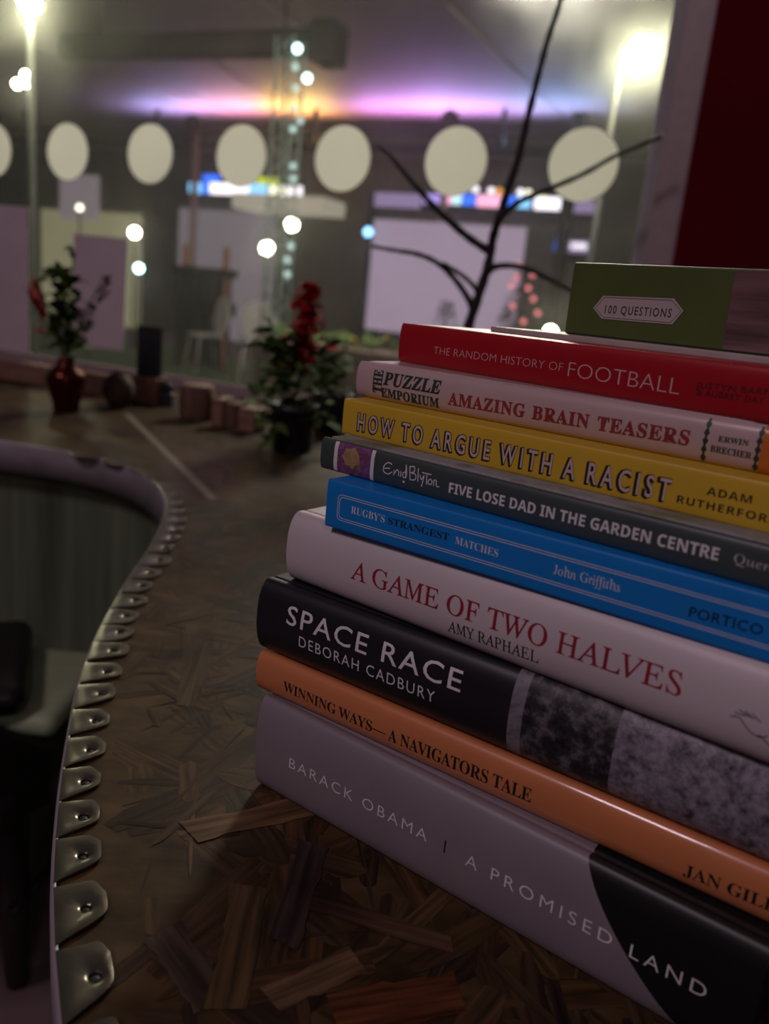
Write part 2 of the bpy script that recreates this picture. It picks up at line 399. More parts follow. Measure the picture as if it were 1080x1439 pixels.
b = MB(); b.box((S0, -0.045, ZT), (S1, 0.05, ZT + 0.1), bevel=0.003); b.build('window_head', m_frame, window)
b = MB(); b.box((S0, -0.010, CT + 0.0005), (S1, -0.0003, CT + 0.03), bevel=0.002); b.build('bottom_rail', m_frame, window)
# round frosted stickers
m_dot = bpy.data.materials.new('frosted_vinyl'); m_dot.use_nodes = True
nt = m_dot.node_tree; pb = nt.nodes['Principled BSDF']; pb.inputs['Base Color'].default_value = (0.78, 0.77, 0.68, 1); pb.inputs['Roughness'].default_value = 0.7
tl = nt.nodes.new('ShaderNodeBsdfTranslucent'); tl.inputs[0].default_value = (0.9, 0.88, 0.82, 1); ms = nt.nodes.new('ShaderNodeMixShader'); ms.inputs[0].default_value = 0.85
nzd = nt.nodes.new('ShaderNodeTexNoise'); nzd.inputs['Scale'].default_value = 30; rpd = nt.nodes.new('ShaderNodeValToRGB')
rpd.color_ramp.elements[0].color = (0.82, 0.81, 0.76, 1); rpd.color_ramp.elements[1].color = (0.92, 0.91, 0.86, 1)
nt.links.new(nzd.outputs['Fac'], rpd.inputs[0]); nt.links.new(rpd.outputs[0], tl.inputs[0])
nt.links.new(pb.outputs[0], ms.inputs[1]); nt.links.new(tl.outputs[0], ms.inputs[2]); nt.links.new(ms.outputs[0], nt.nodes['Material Output'].inputs[0])
for k in range(-1, 7):
    s = 0.2718 * k
    if s > S1 - 0.06: continue
    b = MB(); poly = [Vector((s + 0.07 * math.cos(2 * math.pi * i / 56), -0.0012, WP.z + 0.07 * math.sin(2 * math.pi * i / 56))) for i in range(56)]
    b.prism(poly, (0, 0.0010, 0)); b.build('round_sticker', m_dot, window)
# paper notices on the glass
m_paper = mat('paper_notice', (0.76, 0.63, 0.69), 0.7, var=0.05, scale=12)
def notice(corners, label):
    ps = [on_win(x, y, -0.0016) for x, y in corners]
    b = MB(); b.prism(ps, -WN * 0.0014); o = b.build('paper_notice', m_paper); tag(o, label, 'notice', 'paper notices on the glass'); return o
notice([(104, 328), (180, 336), (172, 492), (106, 486)], 'pale blank paper notice on the glass behind the copper vase')
notice([(-50, 284), (39, 291), (40, 494), (-50, 484)], 'pale blank paper notice on the glass cut by the left picture border')

m_red = mat('wall_red', (0.105, 0.002, 0.007), 0.8, var=0.15, scale=3, spec=0.08)
b = MB(); b.box((S1 + 0.056, -0.06, 0), (S1 + 2.2, 0.12, 3.0), WM); struct(b.build('wall_right', m_red))
m_dado = mat('wall_dado', (0.12, 0.09, 0.09), 0.7)
b = MB(); b.box((S0, 0.0, 0), (S1, 0.10, CT - 0.045), WM); struct(b.build('wall_front', m_dado))

# ------------------------------------------------------------------ books
def ser(t):  # upright bold serif alphabet
    o = ''
    for ch in t:
        if 'A' <= ch <= 'Z': o += chr(0x1D400 + ord(ch) - 65)
        elif 'a' <= ch <= 'z': o += chr(0x1D41A + ord(ch) - 97)
        else: o += ch
    return o
def ita(t):  # slanted light serif alphabet, straightened later
    return ''.join(chr(0x1D434 + ord(ch) - 65) if 'A' <= ch <= 'Z' else chr(0x210E) if ch == 'h' else chr(0x1D44E + ord(ch) - 97) if 'a' <= ch <= 'z' else ch for ch in t)
def sab(t):  # bold sans alphabet
    o = ''
    for ch in t:
        if 'A' <= ch <= 'Z': o += chr(0x1D5D4 + ord(ch) - 65)
        elif 'a' <= ch <= 'z': o += chr(0x1D5EE + ord(ch) - 97)
        else: o += ch
    return o
def text_mesh(body, offset=0.0, spacing=1.0, shear=0.0, words=1.0):
    c = bpy.data.curves.new('lettering', 'FONT'); c.body = body; c.size = 1.0; c.offset = offset; c.space_character = spacing; c.space_word = words
    c.resolution_u = 3
    o = bpy.data.objects.new('lettering', c); C.objects.link(o)
    dg = bpy.context.evaluated_depsgraph_get(); dg.update()
    me = bpy.data.meshes.new_from_object(o.evaluated_get(dg))
    bpy.data.objects.remove(o); bpy.data.curves.remove(c)
    bm = bmesh.new(); bm.from_mesh(me); bpy.data.meshes.remove(me)
    for v in bm.verts: v.co.x += v.co.y * shear
    return bm

def smooth_profile(T, d, e, q, g=0.008, groove=0.0016, n=22):
    """outer spine outline from the lower joint round to the upper joint, as (y, z)"""
    pts = [(g, 0.0012 + groove), (g * 0.62, groove), (g * 0.25, 0.0002)]
    for i in range(n + 1):
        t = i / n
        # more samples near the ends
        t = 0.5 - 0.5 * math.cos(math.pi * t)
        z = T * t
        y = -d * max(0.0, 1 - abs(2 * t - 1) ** e) ** (1 / q)
        pts.append((y, z))
    pts += [(g * 0.25, T - 0.0002), (g * 0.62, T - groove), (g, T - 0.0012 - groove)]
    return pts

m_page = mat('page_edges', (0.62, 0.56, 0.47), 0.8, var=0.3, scale=900, stretch=(0.02, 0.02, 1))
class Book:
    def __init__(s, name, label, cat, bl, z, T, yaw, Wd, L, dist=None, group='books in the tall stack'):
        s.z, s.T, s.L, s.Wd = z, T, L, Wd
        if dist is None: p = on_z(bl[0], bl[1], z)
        else:
            d = ray(*bl); p = CAM + d * (dist / math.hypot(d.x, d.y)); p.z = z
        s.M = Matrix.Translation((p.x, p.y, z)) @ Matrix.Rotation(rad(yaw), 4, 'Z'); s.Mi = s.M.inverted()
        s.root = empty(name, (p.x, p.y, z), rad(yaw)); tag(s.root, label, cat, group)
        s.extra = []; s.prof = [(0, 0), (0, T)]
    def yof(s, z):
        zs = [p[1] for p in s.spn]; ys = [p[0] for p in s.spn]
        return float(np.interp(z, zs, ys))
    def uv(s, px, py):
        o = s.Mi @ CAM; d = s.Mi.to_3x3() @ ray(px, py); y = 0.0
        for _ in range(6):
            q = o + d * ((y - o.y) / d.y); y = s.yof(min(max(q.z, 0), s.T))
        return q.x, q.z
    def hard(s, m_cover, m_spine, d=0.006, e=2.6, q=2.0, g=0.008, groove=0.0016, xs=None, mi_of=None, bt=0.0028):
        T, L, Wd = s.T, s.L, s.Wd
        prof = smooth_profile(T, d, e, q, g, groove); s.spn = prof[3:-3]
        s._spine(prof, m_spine, xs, mi_of)
        b = MB(); b.box((0, g - 0.001, T - bt), (L, Wd, T), bevel=0.0009); b.build('front_cover', m_cover, s.root)
        b = MB(); b.box((0, g - 0.001, 0), (L, Wd, bt), bevel=0.0009); b.build('back_cover', m_cover, s.root)
        b = MB(); b.box((0.004, max(0.003, 0.0025 - d * 0.2), bt), (L - 0.004, Wd - 0.004, T - bt)); b.build('page_block', m_page, s.root)
    def soft(s, m_cover, m_spine, d=0.0006, e=4.0, q=2.0, xs=None, mi_of=None):
        T, L, Wd = s.T, s.L, s.Wd; n = 16; prof = []
        for i in range(n + 1):
            t = 0.5 - 0.5 * math.cos(math.pi * i / n); prof.append((-d * max(0.0, 1 - abs(2 * t - 1) ** e) ** (1 / q), T * t))
        s.spn = prof
        s._spine(prof, m_spine, xs, mi_of)
        b = MB(); b.box((0, 0.0004, T - 0.0007), (L, Wd, T)); b.build('front_cover', m_cover, s.root)
        b = MB(); b.box((0, 0.0004, 0), (L, Wd, 0.0007)); b.build('back_cover', m_cover, s.root)
        b = MB(); b.box((0.0005, 0.0006, 0.0007), (L - 0.0005, Wd - 0.0005, T - 0.0007)); b.build('page_block', m_page, s.root)
    def _spine(s, prof, m_spine, xs, mi_of):
        b = MB(); th = 0.0011
        P = [Vector((0, y, z)) for y, z in prof]; inn = []
        for i, p in enumerate(P):
            t = (P[min(i + 1, len(P) - 1)] - P[max(i - 1, 0)]).normalized(); inn.append(p + Vector((0, t.z, -t.y)) * th)
        loop = P + inn[::-1]; k = len(loop)
        xs = sorted(set([0.0, s.L] + (xs or [])))
        xx = []
        for a, c in zip(xs, xs[1:]):
            xx += [a + (c - a) * j / 4 for j in range(4)]
        xx.append(s.L)
        rings = []
        for i, x in enumerate(xx):
            sh = 1.0
            rings.append([b.bm.verts.new((x, p.y, p.z)) for p in loop])
        for i, (ra, rb) in enumerate(zip(rings, rings[1:])):
            mi = mi_of((xx[i] + xx[i + 1]) / 2) if mi_of else 0
            for j in range(k):
                f = b.bm.faces.new((ra[j], ra[(j + 1) % k], rb[(j + 1) % k], rb[j])); f.material_index = mi
        b.bm.faces.new(rings[0][::-1]); b.bm.faces.new(rings[-1])
        s.mats = list(m_spine) if isinstance(m_spine, (list, tuple)) else [m_spine]
        s.sb = b
    def mi(s, m):
        if m not in s.mats: s.mats.append(m)
        return s.mats.index(m)
    def lay(s, bm, m, lift=0.00012):
        """put flat artwork drawn in (s, z) on the spine surface"""
        for z in np.linspace(0, s.T, 25)[1:-1]:
            bmesh.ops.bisect_plane(bm, geom=bm.verts[:] + bm.edges[:] + bm.faces[:], plane_co=(0, z, 0), plane_no=(0, 1, 0))
        k = s.mi(m); vm = {}
        for v in bm.verts:
            z = min(max(v.co.y, 0.0), s.T); vm[v] = s.sb.bm.verts.new((v.co.x, s.yof(z) - lift, z))
        for f in bm.faces:
            try: nf = s.sb.bm.faces.new([vm[v] for v in f.verts]); nf.material_index = k
            except ValueError: pass
        bm.free()
    def text(s, body, p0, p1, ptop, m, offset=0.0, spacing=1.0, shear=0.0, cap=None, lift=0.00012, shift=(0, 0), words=1.0, wide=None):
        """baseline from pixel p0 to pixel p1 (ends of the inked letters), capitals as high as pixel ptop above p0"""
        a, c, t = s.uv(*p0), s.uv(*p1), s.uv(*ptop)
        h = 0.89 * (t[1] - (a[1] + (c[1] - a[1]) * (t[0] - a[0]) / (c[0] - a[0])))
        bm = text_mesh(body, offset, spacing, shear, words)
        x0 = min(v.co.x for v in bm.verts); x1 = max(v.co.x for v in bm.verts)
        capH = cap or 0.70
        for v in bm.verts:
            f = (v.co.x - x0) / (x1 - x0)
            x = a[0] + f * (c[0] - a[0]); z = a[1] + f * (c[1] - a[1]) + v.co.y / capH * h
            v.co = (x + shift[0], z + shift[1], 0)
        s.lay(bm, m, lift)
    def strokes(s, polys, m, w=0.0004, lift=0.00013):
        """pen strokes: polylines in (s, z) with a width"""
        bm = bmesh.new()
        for P in polys:
            P = [Vector((p[0], p[1], 0)) for p in P]; L_, R_ = [], []
            for i, p in enumerate(P):
                t = (P[min(i + 1, len(P) - 1)] - P[max(i - 1, 0)])
                if t.length == 0: t = Vector((1, 0, 0))
                t.normalize(); n = Vector((-t.y, t.x, 0)) * w / 2
                L_.append(bm.verts.new(p + n)); R_.append(bm.verts.new(p - n))
            for i in range(len(P) - 1): bm.faces.new((L_[i], L_[i + 1], R_[i + 1], R_[i]))
        s.lay(bm, m, lift)
    def patch(s, poly, m, lift=0.00006):
        bm = bmesh.new(); bm.faces.new([bm.verts.new((x, z, 0)) for x, z in poly]); s.lay(bm, m, lift)
    def done(s):
        bmesh.ops.recalc_face_normals(s.sb.bm, faces=[f for f in s.sb.bm.faces if len(f.verts) == 4])
        o = s.sb.build('spine', s.mats, s.root, smooth=35); return o
def bez(pts, n=5): return [(p.x, p.y) for p in catmull([(x, y, 0) for x, y in pts], n)]

SC = 0.9
ink_silver = mat('silver_foil', (0.86, 0.82, 0.83), 0.45, metal=0.0, var=0.08)
ink_white = mat('white_ink', (0.80, 0.76, 0.76), 0.55, var=0.04)
ink_black = mat('black_ink', (0.012, 0.010, 0.011), 0.5)
zz0 = CT + 0.0009
tk = [0.0545, 0.0227, 0.0408, 0.0384, 0.0242, 0.0166, 0.0189, 0.0196, 0.0221, 0.0030, 0.0386]
zl = [zz0]
for t in tk: zl.append(zl[-1] + t + 0.00005)

# 1 thick grey jacketed book at the bottom
def split_mat(name, colA, colB, coef, rough=0.45, noise=True):
    m = mat(name, colA, rough, var=0.05, scale=30); nt = m.node_tree; pb = nt.nodes['Principled BSDF']
    tc = nt.nodes.new('ShaderNodeTexCoord'); sp = nt.nodes.new('ShaderNodeSeparateXYZ'); nt.links.new(tc.outputs['Object'], sp.inputs[0])
    z2 = math_node(nt, 'MULTIPLY', sp.outputs['Z'], sp.outputs['Z'])
    v = math_node(nt, 'ADD', math_node(nt, 'MULTIPLY', sp.outputs['Z'], coef[1]), math_node(nt, 'MULTIPLY', z2, coef[2]))
    d = math_node(nt, 'SUBTRACT', sp.outputs['X'], math_node(nt, 'ADD', v, coef[0]))
    g = math_node(nt, 'GREATER_THAN', d, 0.0)
    mx = nt.nodes.new('ShaderNodeMix'); mx.data_type = 'RGBA'; nt.links.new(g, mx.inputs[0])
    old = pb.inputs['Base Color'].links[0].from_socket
    nt.links.new(old, mx.inputs[6]); mx.inputs[7].default_value = (*colB, 1); nt.links.new(mx.outputs[2], pb.inputs['Base Color'])
    return m
B1 = Book('hardback_book', 'thickest grey and black hardback at the bottom of the book stack', 'book', (367, 1099), zl[0], tk[0], -35.8, 0.165, 0.262)
B1.spn = smooth_profile(tk[0], 0.0065, 2.6, 2.0)[3:-3]
pts = [B1.uv(*q) for q in ((822, 1181), (838, 1255), (872, 1330), (942, 1432))]
cf = np.polyfit([p[1] for p in pts], [p[0] for p in pts], 2)
m_c1 = split_mat('jacket_grey_black', (0.27, 0.225, 0.25), (0.008, 0.007, 0.008), (float(cf[2]), float(cf[1]), float(cf[0])), 0.42)
B1.hard(m_c1, m_c1, d=0.0065, g=0.005, groove=0.0004)
B1.text('BARACK OBAMA', (406, 1078), (599, 1183), (405, 1061), ink_silver, offset=-0.006, spacing=1.30)
B1.text('A PROMISED LAND', (653, 1215), (990, 1404), (657, 1197), ink_silver, offset=-0.006, spacing=1.38)
a, c = B1.uv(626, 1181), B1.uv(626, 1200)
B1.patch([(a[0] - 0.0004, a[1]), (a[0] + 0.0004, a[1]), (a[0] + 0.0004, c[1]), (a[0] - 0.0004, c[1])], ink_black, 0.0001)
B1.done()

# 2 slim glossy orange hardback
m_c2 = mat('gloss_orange', (0.68, 0.225, 0.085), 0.35, var=0.03, spec=0.5, coat=1.0)
m_c2.node_tree.nodes['Principled BSDF'].inputs['Coat Roughness'].default_value = 0.09
B2 = Book('hardback_book', 'slim glossy orange hardback with black serif title', 'book', (367, 965), zl[1], tk[1], -34.1, 0.16, 0.285)
B2.hard(m_c2, m_c2, d=0.0050, e=2.6, q=2.0, g=0.011, groove=0.0030)
B2.text(ser('WINNING WAYS—') , (398, 970), (541, 1037), (396, 953), ink_black, spacing=0.96)
B2.text(ser('A NAVIGATORS TALE'), (545, 1040), (745, 1128), (547, 1021), ink_black, spacing=0.96)
B2.text(ser('JAN GILL'), (959, 1229), (1090, 1284), (963, 1211), ink_black, spacing=0.98)
B2.done()

# 3 black jacketed hardback with a lunar photograph
m_c3 = mat('jacket_black', (0.014, 0.013, 0.019), 0.38, var=0.1)
def moon(name, c0, c1, dark, sc, lo=0.42, hi=0.62):
    m = mat(name, c0, 0.5); nt = m.node_tree; pb = nt.nodes['Principled BSDF']
    tc = nt.nodes.new('ShaderNodeTexCoord')
    n1 = nt.nodes.new('ShaderNodeTexNoise'); n1.inputs['Scale'].default_value = sc; n1.inputs['Detail'].default_value = 8; n1.inputs['Roughness'].default_value = 0.7
    vo = nt.nodes.new('ShaderNodeTexVoronoi'); vo.inputs['Scale'].default_value = sc * 2.2
    nt.links.new(tc.outputs['Object'], n1.inputs['Vector']); nt.links.new(tc.outputs['Object'], vo.inputs['Vector'])
    r = nt.nodes.new('ShaderNodeValToRGB'); e = r.color_ramp.elements
    e[0].position = lo - 0.12; e[0].color = (*dark, 1); e[1].position = hi; e[1].color = (*c1, 1); x = e.new(lo); x.color = (*c0, 1)
    nt.links.new(n1.outputs['Fac'], r.inputs[0])
    r2 = nt.nodes.new('ShaderNodeValToRGB'); r2.color_ramp.elements[0].position = 0.05; r2.color_ramp.elements[1].position = 0.3; r2.color_ramp.elements[0].color = (0.5, 0.5, 0.5, 1)
    nt.links.new(vo.outputs['Distance'], r2.inputs[0])
    mx = nt.nodes.new('ShaderNodeMix'); mx.data_type = 'RGBA'; mx.blend_type = 'MULTIPLY'; mx.inputs[0].default_value = 1
    nt.links.new(r.outputs[0], mx.inputs[6]); nt.links.new(r2.outputs[0], mx.inputs[7]); nt.links.new(mx.outputs[2], pb.inputs['Base Color'])
    return m
m_moon = moon('lunar_soil_print', (0.15, 0.13, 0.16), (0.34, 0.30, 0.36), (0.008, 0.007, 0.010), 210, 0.44, 0.62)
m_dust = moon('lunar_horizon_print', (0.03, 0.027, 0.033), (0.22, 0.19, 0.22), (0.008, 0.007, 0.009), 110, 0.50, 0.68)
m_pale = moon('lunar_edge_print', (0.17, 0.15, 0.18), (0.30, 0.27, 0.32), (0.03, 0.027, 0.033), 110, 0.42, 0.66)
B3 = Book('hardback_book', 'black hardback with lunar photograph and large silver sans title on its spine', 'book', (372, 908), zl[2], tk[2], -34.1, 0.16, 0.285)
B3.spn = smooth_profile(tk[2], 0.008, 2.3, 1.9)[3:-3]
xa, xb, xc = B3.uv(715, 1000)[0], B3.uv(735, 1000)[0], B3.uv(858, 1070)[0]
B3.hard(m_c3, [m_c3, m_dust, m_moon, m_pale], d=0.008, e=2.3, q=1.9, g=0.005, groove=0.0004, xs=[xa, xb, xc], mi_of=lambda x: 0 if x < xa else 3 if x < xb else 1 if x < xc else 2)
B3.text('SPACE RACE', (402, 876), (646, 973), (404, 845), ink_silver, offset=0.004, spacing=1.14)
B3.text('DEBORAH CADBURY', (420, 908), (610, 988), (420, 891), ink_silver, offset=-0.004, spacing=1.20)
B3.done()

# 4 white jacketed hardback
m_c4 = mat('jacket_white', (0.66, 0.57, 0.60), 0.42, var=0.04, scale=14)
ink_red = mat('crimson_ink', (0.33, 0.018, 0.035), 0.4)
B4 = Book('hardback_book', 'white hardback with large crimson serif title on its rounded spine', 'book', (415, 812), zl[3], tk[3], -37.5, 0.158, 0.262)
B4.hard(m_c4, m_c4, d=0.0085, e=2.4, q=2.0, g=0.005, groove=0.0004)
B4.text(ita('A GAME OF TWO HALVES'), (492, 812), (955, 979), (500, 787), ink_red, shear=-0.27, spacing=0.99, offset=0.006, cap=0.66)
B4.text(ita('AMY RAPHAEL'), (629, 886), (756, 932), (631, 871), ink_black, shear=-0.27, spacing=1.0, offset=0.004, cap=0.66)
sq = [[(1026, 1006), (1038, 1008), (1047, 1020), (1056, 1030), (1068, 1036), (1078, 1034)], [(1032, 1001), (1048, 1006)], [(1038, 997), (1054, 1008)], [(1047, 999), (1060, 1011)], [(1056, 1002), (1069, 1015)], [(1064, 1033), (1070, 1035)], [(1070, 1036), (1084, 1050), (1095, 1052)]]
B4.strokes([bez([B4.uv(*p) for p in s_]) for s_ in sq], ink_black, 0.00038)
B4.done()

# 5 blue paperback
m_c5 = mat('cover_blue', (0.004, 0.22, 0.68), 0.45, var=0.04)
ink_navy = mat('navy_ink', (0.003, 0.014, 0.045), 0.45)
B5 = Book('paperback_book', 'bright blue paperback with double white border on its spine', 'book', (457, 738), zl[4], tk[4], -35.8, 0.128, 0.226)
B5.soft(m_c5, m_c5)
ul, ll = B5.uv(476, 694), B5.uv(476, 727)
ul = (ul[0], (ul[1] + B5.uv(1070, 860)[1]) / 2); ll = (ll[0], (ll[1] + B5.uv(1070, 914)[1]) / 2)
def rrect(x0, x1, z0, z1, r):
    P = []
    for cx, cz, a0 in ((x1 - r, z1 - r, 0), (x0 + r, z1 - r, 90), (x0 + r, z0 + r, 180), (x1 - r, z0 + r, 270)):
        P += [(cx + r * math.cos(rad(a0 + k * 15)), cz + r * math.sin(rad(a0 + k * 15))) for k in range(7)]
    return P + [P[0]]
for ins in (0.0, 0.0011):
    B5.strokes([rrect(ul[0] + ins, B5.L - 0.012 - ins, ll[1] + ins, ul[1] - ins, 0.0022)], ink_white, 0.00032)
B5.text(ser("RUGBY'S"), (493, 721), (540, 735), (493, 709), ink_white, offset=-0.008)
B5.text(ser('STRANGEST'), (545, 736), (630, 760), (546, 725), ink_navy, offset=-0.002)
B5.text(ser('MATCHES'), (639, 764), (699, 783), (640, 752), ink_white, offset=-0.008)
B5.text(ita('John Griffiths'), (777, 806), (870, 832), (778, 792), ink_white, shear=-0.27, cap=0.66, spacing=1.03)
B5.text('PORTICO', (967, 866), (1070, 893), (969, 850), ink_navy, offset=0.012, spacing=1.08)
B5.done()

# 6 grey green slim hardback
m_c6 = mat('cover_slate', (0.055, 0.072, 0.070), 0.40, var=0.06)
m_top6 = moon('cover_art_muted', (0.20, 0.20, 0.13), (0.33, 0.33, 0.35), (0.05, 0.06, 0.035), 22, 0.40, 0.55)
B6 = Book('hardback_book', 'slate green hardback with purple picture panel near its spine end', 'book', (453, 657), zl[5], tk[5], -38.6, 0.122, 0.238)
B6.hard(m_top6, m_c6, d=0.0022, e=3.0, q=2.0, g=0.006, groove=0.0010, bt=0.0022)
m_art = moon('portrait_print', (0.16, 0.045, 0.14), (0.30, 0.10, 0.30), (0.28, 0.19, 0.08), 200, 0.45, 0.6)
m_art2 = moon('portrait_print_gold', (0.38, 0.24, 0.10), (0.45, 0.30, 0.15), (0.16, 0.05, 0.06), 260, 0.4, 0.6)
x0, x1, x2, x3 = (B6.uv(469, 640)[0], B6.uv(474, 640)[0], B6.uv(520, 655)[0], B6.uv(525, 655)[0]); zt = tk[5] * 0.97; zb = tk[5] * 0.05
B6.patch([(x0, zb), (x1, zb), (x1, zt), (x0, zt)], ink_white); B6.patch([(x2, zb), (x3, zb), (x3, zt), (x2, zt)], ink_white)
B6.patch([(x1, zb), (x2, zb), (x2, zt), (x1, zt)], m_art)
cx, cz = x1 + (x2 - x1) * 0.42, tk[5] * 0.58
B6.patch([(cx + 0.0058 * math.cos(k * 0.45) * (1 + 0.18 * math.sin(3 * k)), cz + 0.0052 * math.sin(k * 0.45) * (1 + 0.15 * math.cos(2.3 * k))) for k in range(14)], m_art2, 0.0001)
# handwritten author name
wr = [[(551, 653), (546, 650), (540, 654), (539, 662), (545, 666), (551, 663)], [(540, 658), (548, 658)],
      [(553, 668), (554, 660), (554, 665), (558, 660), (560, 663), (560, 669)], [(563, 662), (563, 670)],
      [(570, 663), (566, 665), (567, 671), (571, 668), (571, 653), (570, 672)],
      [(576, 656), (576, 674)], [(575, 656), (582, 656), (582, 663), (577, 664), (584, 667), (583, 674), (576, 674)], [(588, 658), (587, 677)],
      [(590, 667), (592, 674), (596, 668), (592, 684)], [(593, 664), (606, 667)], [(600, 665), (599, 681)], [(604, 673), (601, 678), (605, 681), (607, 676), (604, 673)], [(609, 683), (610, 675), (613, 676), (613, 683), (617, 684)]]
B6.strokes([bez([B6.uv(*p) for p in s_]) for s_ in wr], ink_white, 0.00052)
dx, dz = B6.uv(567, 677)
B6.patch([(dx + 0.0009 * math.cos(k), dz + 0.0006 * math.sin(k)) for k in range(6)], ink_white, 0.0001)
B6.text(sab('FIVE LOSE DAD IN THE GARDEN CENTRE'), (630, 692), (1008, 788), (631, 676), ink_white, offset=0.006, spacing=1.0, cap=0.71)
ink_grey = mat('grey_ink', (0.55, 0.53, 0.52), 0.5)
B6.text(ita('Quercus'), (1030, 790), (1112, 812), (1032, 776), ink_grey, shear=-0.27, spacing=1.05, cap=0.66)
B6.done()

# 7 yellow paperback
m_c7 = mat('cover_yellow', (0.70, 0.45, 0.035), 0.42, var=0.03)
ink_pink = mat('pale_pink_ink', (0.66, 0.52, 0.50), 0.5, var=0.03)
ink_brown = mat('brown_black_ink', (0.030, 0.014, 0.016), 0.5)
B7 = Book('paperback_book', 'yellow paperback with tall pale shadowed capitals on its spine', 'book', (481, 608), zl[6], tk[6], -38.9, 0.128, 0.245)
B7.soft(m_c7, m_c7, d=0.0007)
args = ('HOW TO ARGUE WITH A RACIST', (502, 604), (939, 705), (505, 577))
B7.text(*args, ink_brown, offset=0.05, lift=0.00008, spacing=1.5, words=0.62, shift=(-0.0008, -0.0004))
B7.text(*args, ink_brown, offset=0.04, lift=0.00012, spacing=1.5, words=0.62, shift=(-0.0003, -0.0002))
B7.text(*args, ink_brown, offset=0.04, lift=0.00010, spacing=1.5, words=0.62)
B7.text(*args, ink_pink, offset=0.008, lift=0.00018, spacing=1.5, words=0.62)
B7.text(sab('ADAM'), (992, 695), (1055, 708), (996, 683), ink_brown, spacing=1.1, offset=-0.006, cap=0.71)
B7.text(sab('RUTHERFORD'), (950, 706), (1093, 738), (951, 694), ink_brown, spacing=1.1, offset=-0.006, cap=0.71)
B7.done()

# 8 pink puzzle book
m_c8 = mat('cover_pale_pink', (0.58, 0.42, 0.42), 0.30, var=0.03, coat=0.4)
m_c8o = mat('cover_orange_band', (0.60, 0.17, 0.03), 0.30, var=0.03, coat=0.4)
ink_green = mat('dark_green_ink', (0.018, 0.045, 0.035), 0.5)
ink_brick = mat('brick_ink', (0.30, 0.035, 0.035), 0.5)
B8 = Book('hardback_book', 'pale pink book with dark green and brick slab lettering', 'book', (505, 556), zl[7], tk[7], -38.5, 0.128, 0.250)
B8.spn = smooth_profile(tk[7], 0.0040, 2.4, 2.0)[3:-3]
xo = B8.uv(1068, 630)[0]
B8.hard(m_c8, [m_c8, m_c8o], d=0.0040, e=2.4, q=2.0, g=0.006, groove=0.001, xs=[xo], mi_of=lambda x: 1 if x > xo else 0, bt=0.002)
# THE, written upwards
a, c, t = B8.uv(536, 553), B8.uv(536, 520), B8.uv(524, 553)
bm = text_mesh(ser('THE'), 0.02); xx0 = min(v.co.x for v in bm.verts); xx1 = max(v.co.x for v in bm.verts)
for v in bm.verts:
    f = (v.co.x - xx0) / (xx1 - xx0); v.co = (a[0] - v.co.y / 0.69 * (a[0] - t[0]), a[1] + f * (c[1] - a[1]), 0)
B8.lay(bm, ink_green)
B8.text(ser('PUZZLE'), (538, 540), (618, 554), (541, 520), ink_green, offset=0.022, shear=0.15, spacing=1.06)
B8.text(ser('EMPORIUM'), (536, 557), (617, 573), (536, 543), ink_green, offset=0.022, spacing=1.08)
B8.text(ser('AMAZING BRAIN TEASERS'), (629, 568), (967, 626), (632, 549), ink_brick, offset=0.02, spacing=1.10, words=1.25)
B8.text(ser('ERWIN'), (1008, 620), (1051, 627), (1009, 611), ink_green, offset=0.012)
B8.text(ser('BRECHER'), (997, 634), (1055, 645), (998, 624), ink_green, offset=0.012)
for (q0, q1) in (((999, 589), (987, 646)), ((1072, 601), (1061, 662))):
    a, c = B8.uv(*q0), B8.uv(*q1); x = (a[0] + c[0]) / 2; P = []
    zs_ = np.linspace(tk[7] * 0.04, tk[7] * 0.96, 19)
    wv = [0.0004 + 0.0009 * (abs(math.sin(i * 0.9)) ** 3) for i in range(19)]
    B8.patch([(x - w_, z_) for w_, z_ in zip(wv, zs_)] + [(x + w_, z_) for w_, z_ in list(zip(wv, zs_))[::-1]], ink_green, 0.0001)
B8.done()

# 9 red hardback
m_c9 = mat('cover_red', (0.40, 0.008, 0.016), 0.36, var=0.04)
ink_blush = mat('blush_ink', (0.72, 0.46, 0.46), 0.5)
ink_dred = mat('dark_red_ink', (0.085, 0.006, 0.010), 0.5)
B9 = Book('hardback_book', 'red hardback with thin pale sans lettering near the top of the stack', 'book', (562, 508), zl[8], tk[8], -45.4, 0.125, 0.236)
B9.hard(m_c9, m_c9, d=0.0022, e=3.0, q=2.0, g=0.007, groove=0.0012)
B9.text('THE RANDOM HISTORY OF', (609, 497), (790, 522), (610, 485), ink_blush, offset=-0.02)
B9.text('FOOTBALL', (797, 529), (953, 555), (800, 505), ink_blush, offset=-0.018)
B9.text('JUSTYN BARNES', (977, 545), (1102, 558), (978, 535), ink_dred, offset=0.014, spacing=1.12)
B9.text('& AUBREY DAY', (978, 555), (1073, 568), (979, 545), ink_dred, offset=0.014, spacing=1.12)
B9.done()

# 10 thin pale booklet
m_c10 = mat('booklet_cover', (0.50, 0.45, 0.42), 0.5)
B10 = Book('thin_booklet', 'thin pale booklet lying between the red book and the green box', 'booklet', (688, 476), zl[9], tk[9], -45.0, 0.10, 0.19, dist=0.478)
B10.soft(m_c10, m_c10, d=0.0002); B10.done()

# 11 green card box
m_c11 = mat('box_olive', (0.085, 0.115, 0.028), 0.5, var=0.06)
m_wood = mat('box_wood_print', (0.16, 0.085, 0.085), 0.5, var=0.5, scale=60, stretch=(0.25, 1, 3))
B11 = Book('card_box', 'olive green question card box on top of the book stack', 'box', (790, 474), zl[10], tk[10], -46.0, 0.105, 0.175, dist=0.477)
B11.root['group'] = ''; del B11.root['group']
B11.spn = [(0, 0), (0, tk[10])]
wa, wb = B11.uv(1031, 390), B11.uv(1014, 492)
kx = (wa[0] - wb[0]) / (wa[1] - wb[1])
